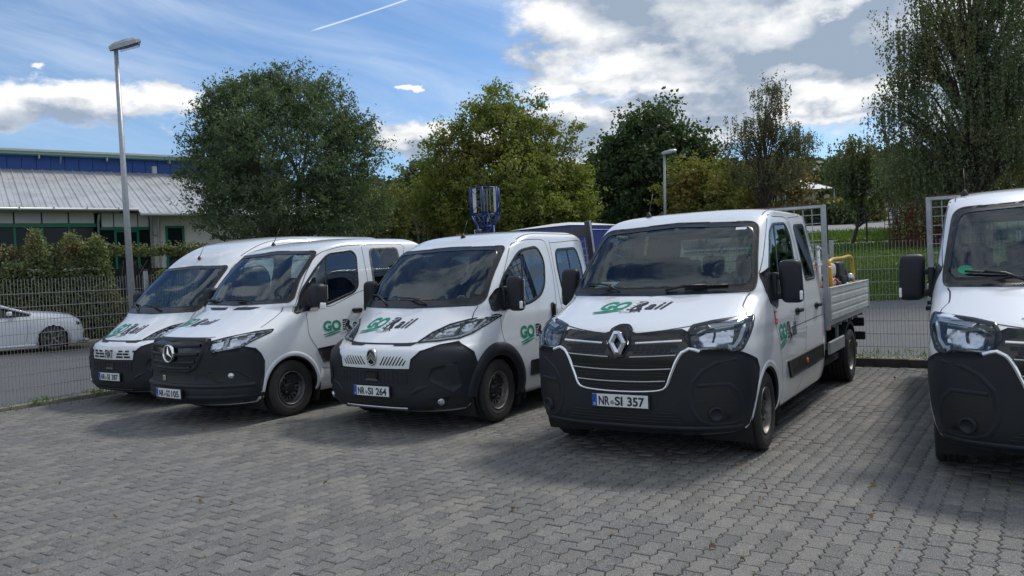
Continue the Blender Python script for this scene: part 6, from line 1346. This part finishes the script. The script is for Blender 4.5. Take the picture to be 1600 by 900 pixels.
# rail maintenance machine and pipes on the load bed of the 357 truck
mat('machine_yellow', (.62, .36, .02), .4, noise=(8, .4, (.4, .22, .02))); mat('tank_white', (.58, .56, .50), .45, noise=(9, .5, (.4, .38, .33))); mat('orange_hose', (.55, .10, .04), .5)
TX, TY, TYAW = .901, 6.805, .567
def on_bed(name, label, cat, x, y, z=.94, group=None):
    c, s_ = math.cos(-TYAW), math.sin(-TYAW); return thing(name, label, cat, (TX+x*c-y*s_, TY+x*s_+y*c, z), -TYAW, group)
mc = on_bed('rail_machine', 'petrol-engined track machine with bent yellow tube frame on the flatbed', 'machine', .80, 4.2)
bm = bmesh.new()
for x in (.12, -.42): tube(bm, crs([(x, .05, .05), (x, .10, .58), (x, .24, .70), (x, 1.0, .72), (x, 1.62, .735), (x, 1.80, .64), (x, 1.83, .30), (x, 1.82, .05)], .06), .022, 8)
tube(bm, crs([(.12, 1.83, .55), (.10, 2.02, .45), (.06, 2.04, .30), (.0, 1.84, .22)], .06), .02, 8); tube(bm, [(.12, .08, .5), (-.42, .08, .5)], .02, 8); tube(bm, [(.12, 1.83, .45), (-.42, 1.83, .45)], .02, 8); tube(bm, [(.14, .0, .62), (.14, .14, .05)], .035, 8); tube(bm, [(.10, 1.1, .33), (.10, 1.8, .36)], .02, 8)
bm_obj('tube_frame', bm, 'machine_yellow', mc, True)
bm = bmesh.new(); box(bm, (-.12, .72, .56), (.34, .55, .20), .07, 4); tube(bm, [(-.12, .70, .66), (-.12, .70, .70)], .05, 12); bm_obj('fuel_tank', bm, 'tank_white', mc, True)
bm = bmesh.new(); box(bm, (-.10, 1.25, .52), (.36, .44, .30), .05, 3); box(bm, (-.10, 1.2, .30), (.4, .6, .22), .03, 2); tube(bm, [(-.02, 1.48, .5), (-.02, 1.58, .5)], .11, 16)
for k in range(6): box(bm, (.09, 1.10+k*.05, .38), (.06, .02, .20))
bm_obj('engine', bm, 'dark_plastic', mc, True); bm = bmesh.new(); tube(bm, [(.12, 1.45, .44), (.12, 1.62, .44)], .06, 14); box(bm, (.12, 1.35, .34), (.06, .2, .08), .02, 2); bm_obj('exhaust', bm, 'satin_silver', mc, True)
bm = bmesh.new(); box(bm, (-.15, .45, .30), (.3, .35, .22), .03, 2); tube(bm, [(.0, .3, .25), (.06, .9, .42)], .03, 8); tube(bm, [(.05, .35, .40), (.08, .75, .18)], .028, 8); lathe(bm, [(-.02, .07), (.03, .07), (.04, .03), (.04, .0001)], c=(.06, .78, .28), n=16); bm_obj('gearbox', bm, 'steel_grey', mc, True)
bm = bmesh.new(); tube(bm, crs([(.0, .1, .35), (.05, .35, .50), (.02, .6, .42), (.10, .85, .28), (.02, 1.0, .2)], .05), .018, 8); tube(bm, crs([(.10, .15, .30), (.12, .42, .46), (.13, .7, .34), (.12, .9, .18)], .05), .014, 8); bm_obj('hose', bm, 'orange_hose', mc, True)
for k, (x, y, z0, m_) in enumerate(((.45, 3.75, 0, 'red_vinyl'), (.25, 3.72, 0, 'tank_white'), (.62, 3.80, 0, 'dark_plastic'))):
    c_ = on_bed('fuel_can', ('red plastic fuel can', 'off-white plastic canister', 'black plastic canister')[k]+' behind the mesh headboard of the flatbed', 'canister', x, y); bm = bmesh.new(); box(bm, (0, 0, .22), (.17, .30, .40), .04, 3); tube(bm, [(0, -.1, .42), (0, -.1, .48)], .03, 10); bm_obj('container', bm, m_, c_, True); bm = bmesh.new(); tube(bm, crs([(0, -.02, .41), (0, .0, .48), (0, .10, .48), (0, .12, .41)], .03), .012, 6); bm_obj('grip', bm, 'dark_plastic', c_, True)
c_ = on_bed('rail_drill', 'drilling machine with white motor housing standing on the flatbed', 'machine', .45, 4.25); bm = bmesh.new(); box(bm, (0, 0, .3), (.3, .3, .6), .05, 3); bm_obj('stand', bm, 'red_vinyl', c_, True); bm = bmesh.new(); tube(bm, [(0, 0, .6), (0, 0, .92)], .07, 12); tube(bm, [(0, 0, .92), (0, .02, .98)], .09, 12); bm_obj('motor_housing', bm, 'tank_white', c_, True); bm = bmesh.new(); tube(bm, [(-.1, -.2, .8), (.05, .9, .74)], .025, 8); tube(bm, [(.1, .2, .72), (.1, 1.2, .66)], .02, 8); bm_obj('guide_tube', bm, 'satin_silver', c_, True)

for k, (x0, y0, x1, y1, z1, m_, rad, lab) in enumerate(((.90, 3.75, .80, 5.0, .86, 'satin_silver', .028, 'shiny steel tube leaning on the mesh headboard of the flatbed'), (.74, 3.70, .70, 4.9, .76, 'galv', .032, 'dull grey tube leaning on the mesh headboard of the flatbed'), (.86, 3.9, .66, 4.6, .62, 'orange_hose', .022, 'thin orange tube lying across the load of the flatbed'))):
    o_ = on_bed('steel_tube', lab, 'tube', x0, y0, .94, 'tubes on the flatbed'); bm = bmesh.new(); tube(bm, [(0, 0, z1), (x1-x0, y1-y0, z1-.14)], rad, 10); tube(bm, [(0, .02, z1), (.02, .0, .0)], rad*.8, 8); bm_obj('tube', bm, m_, o_, True)
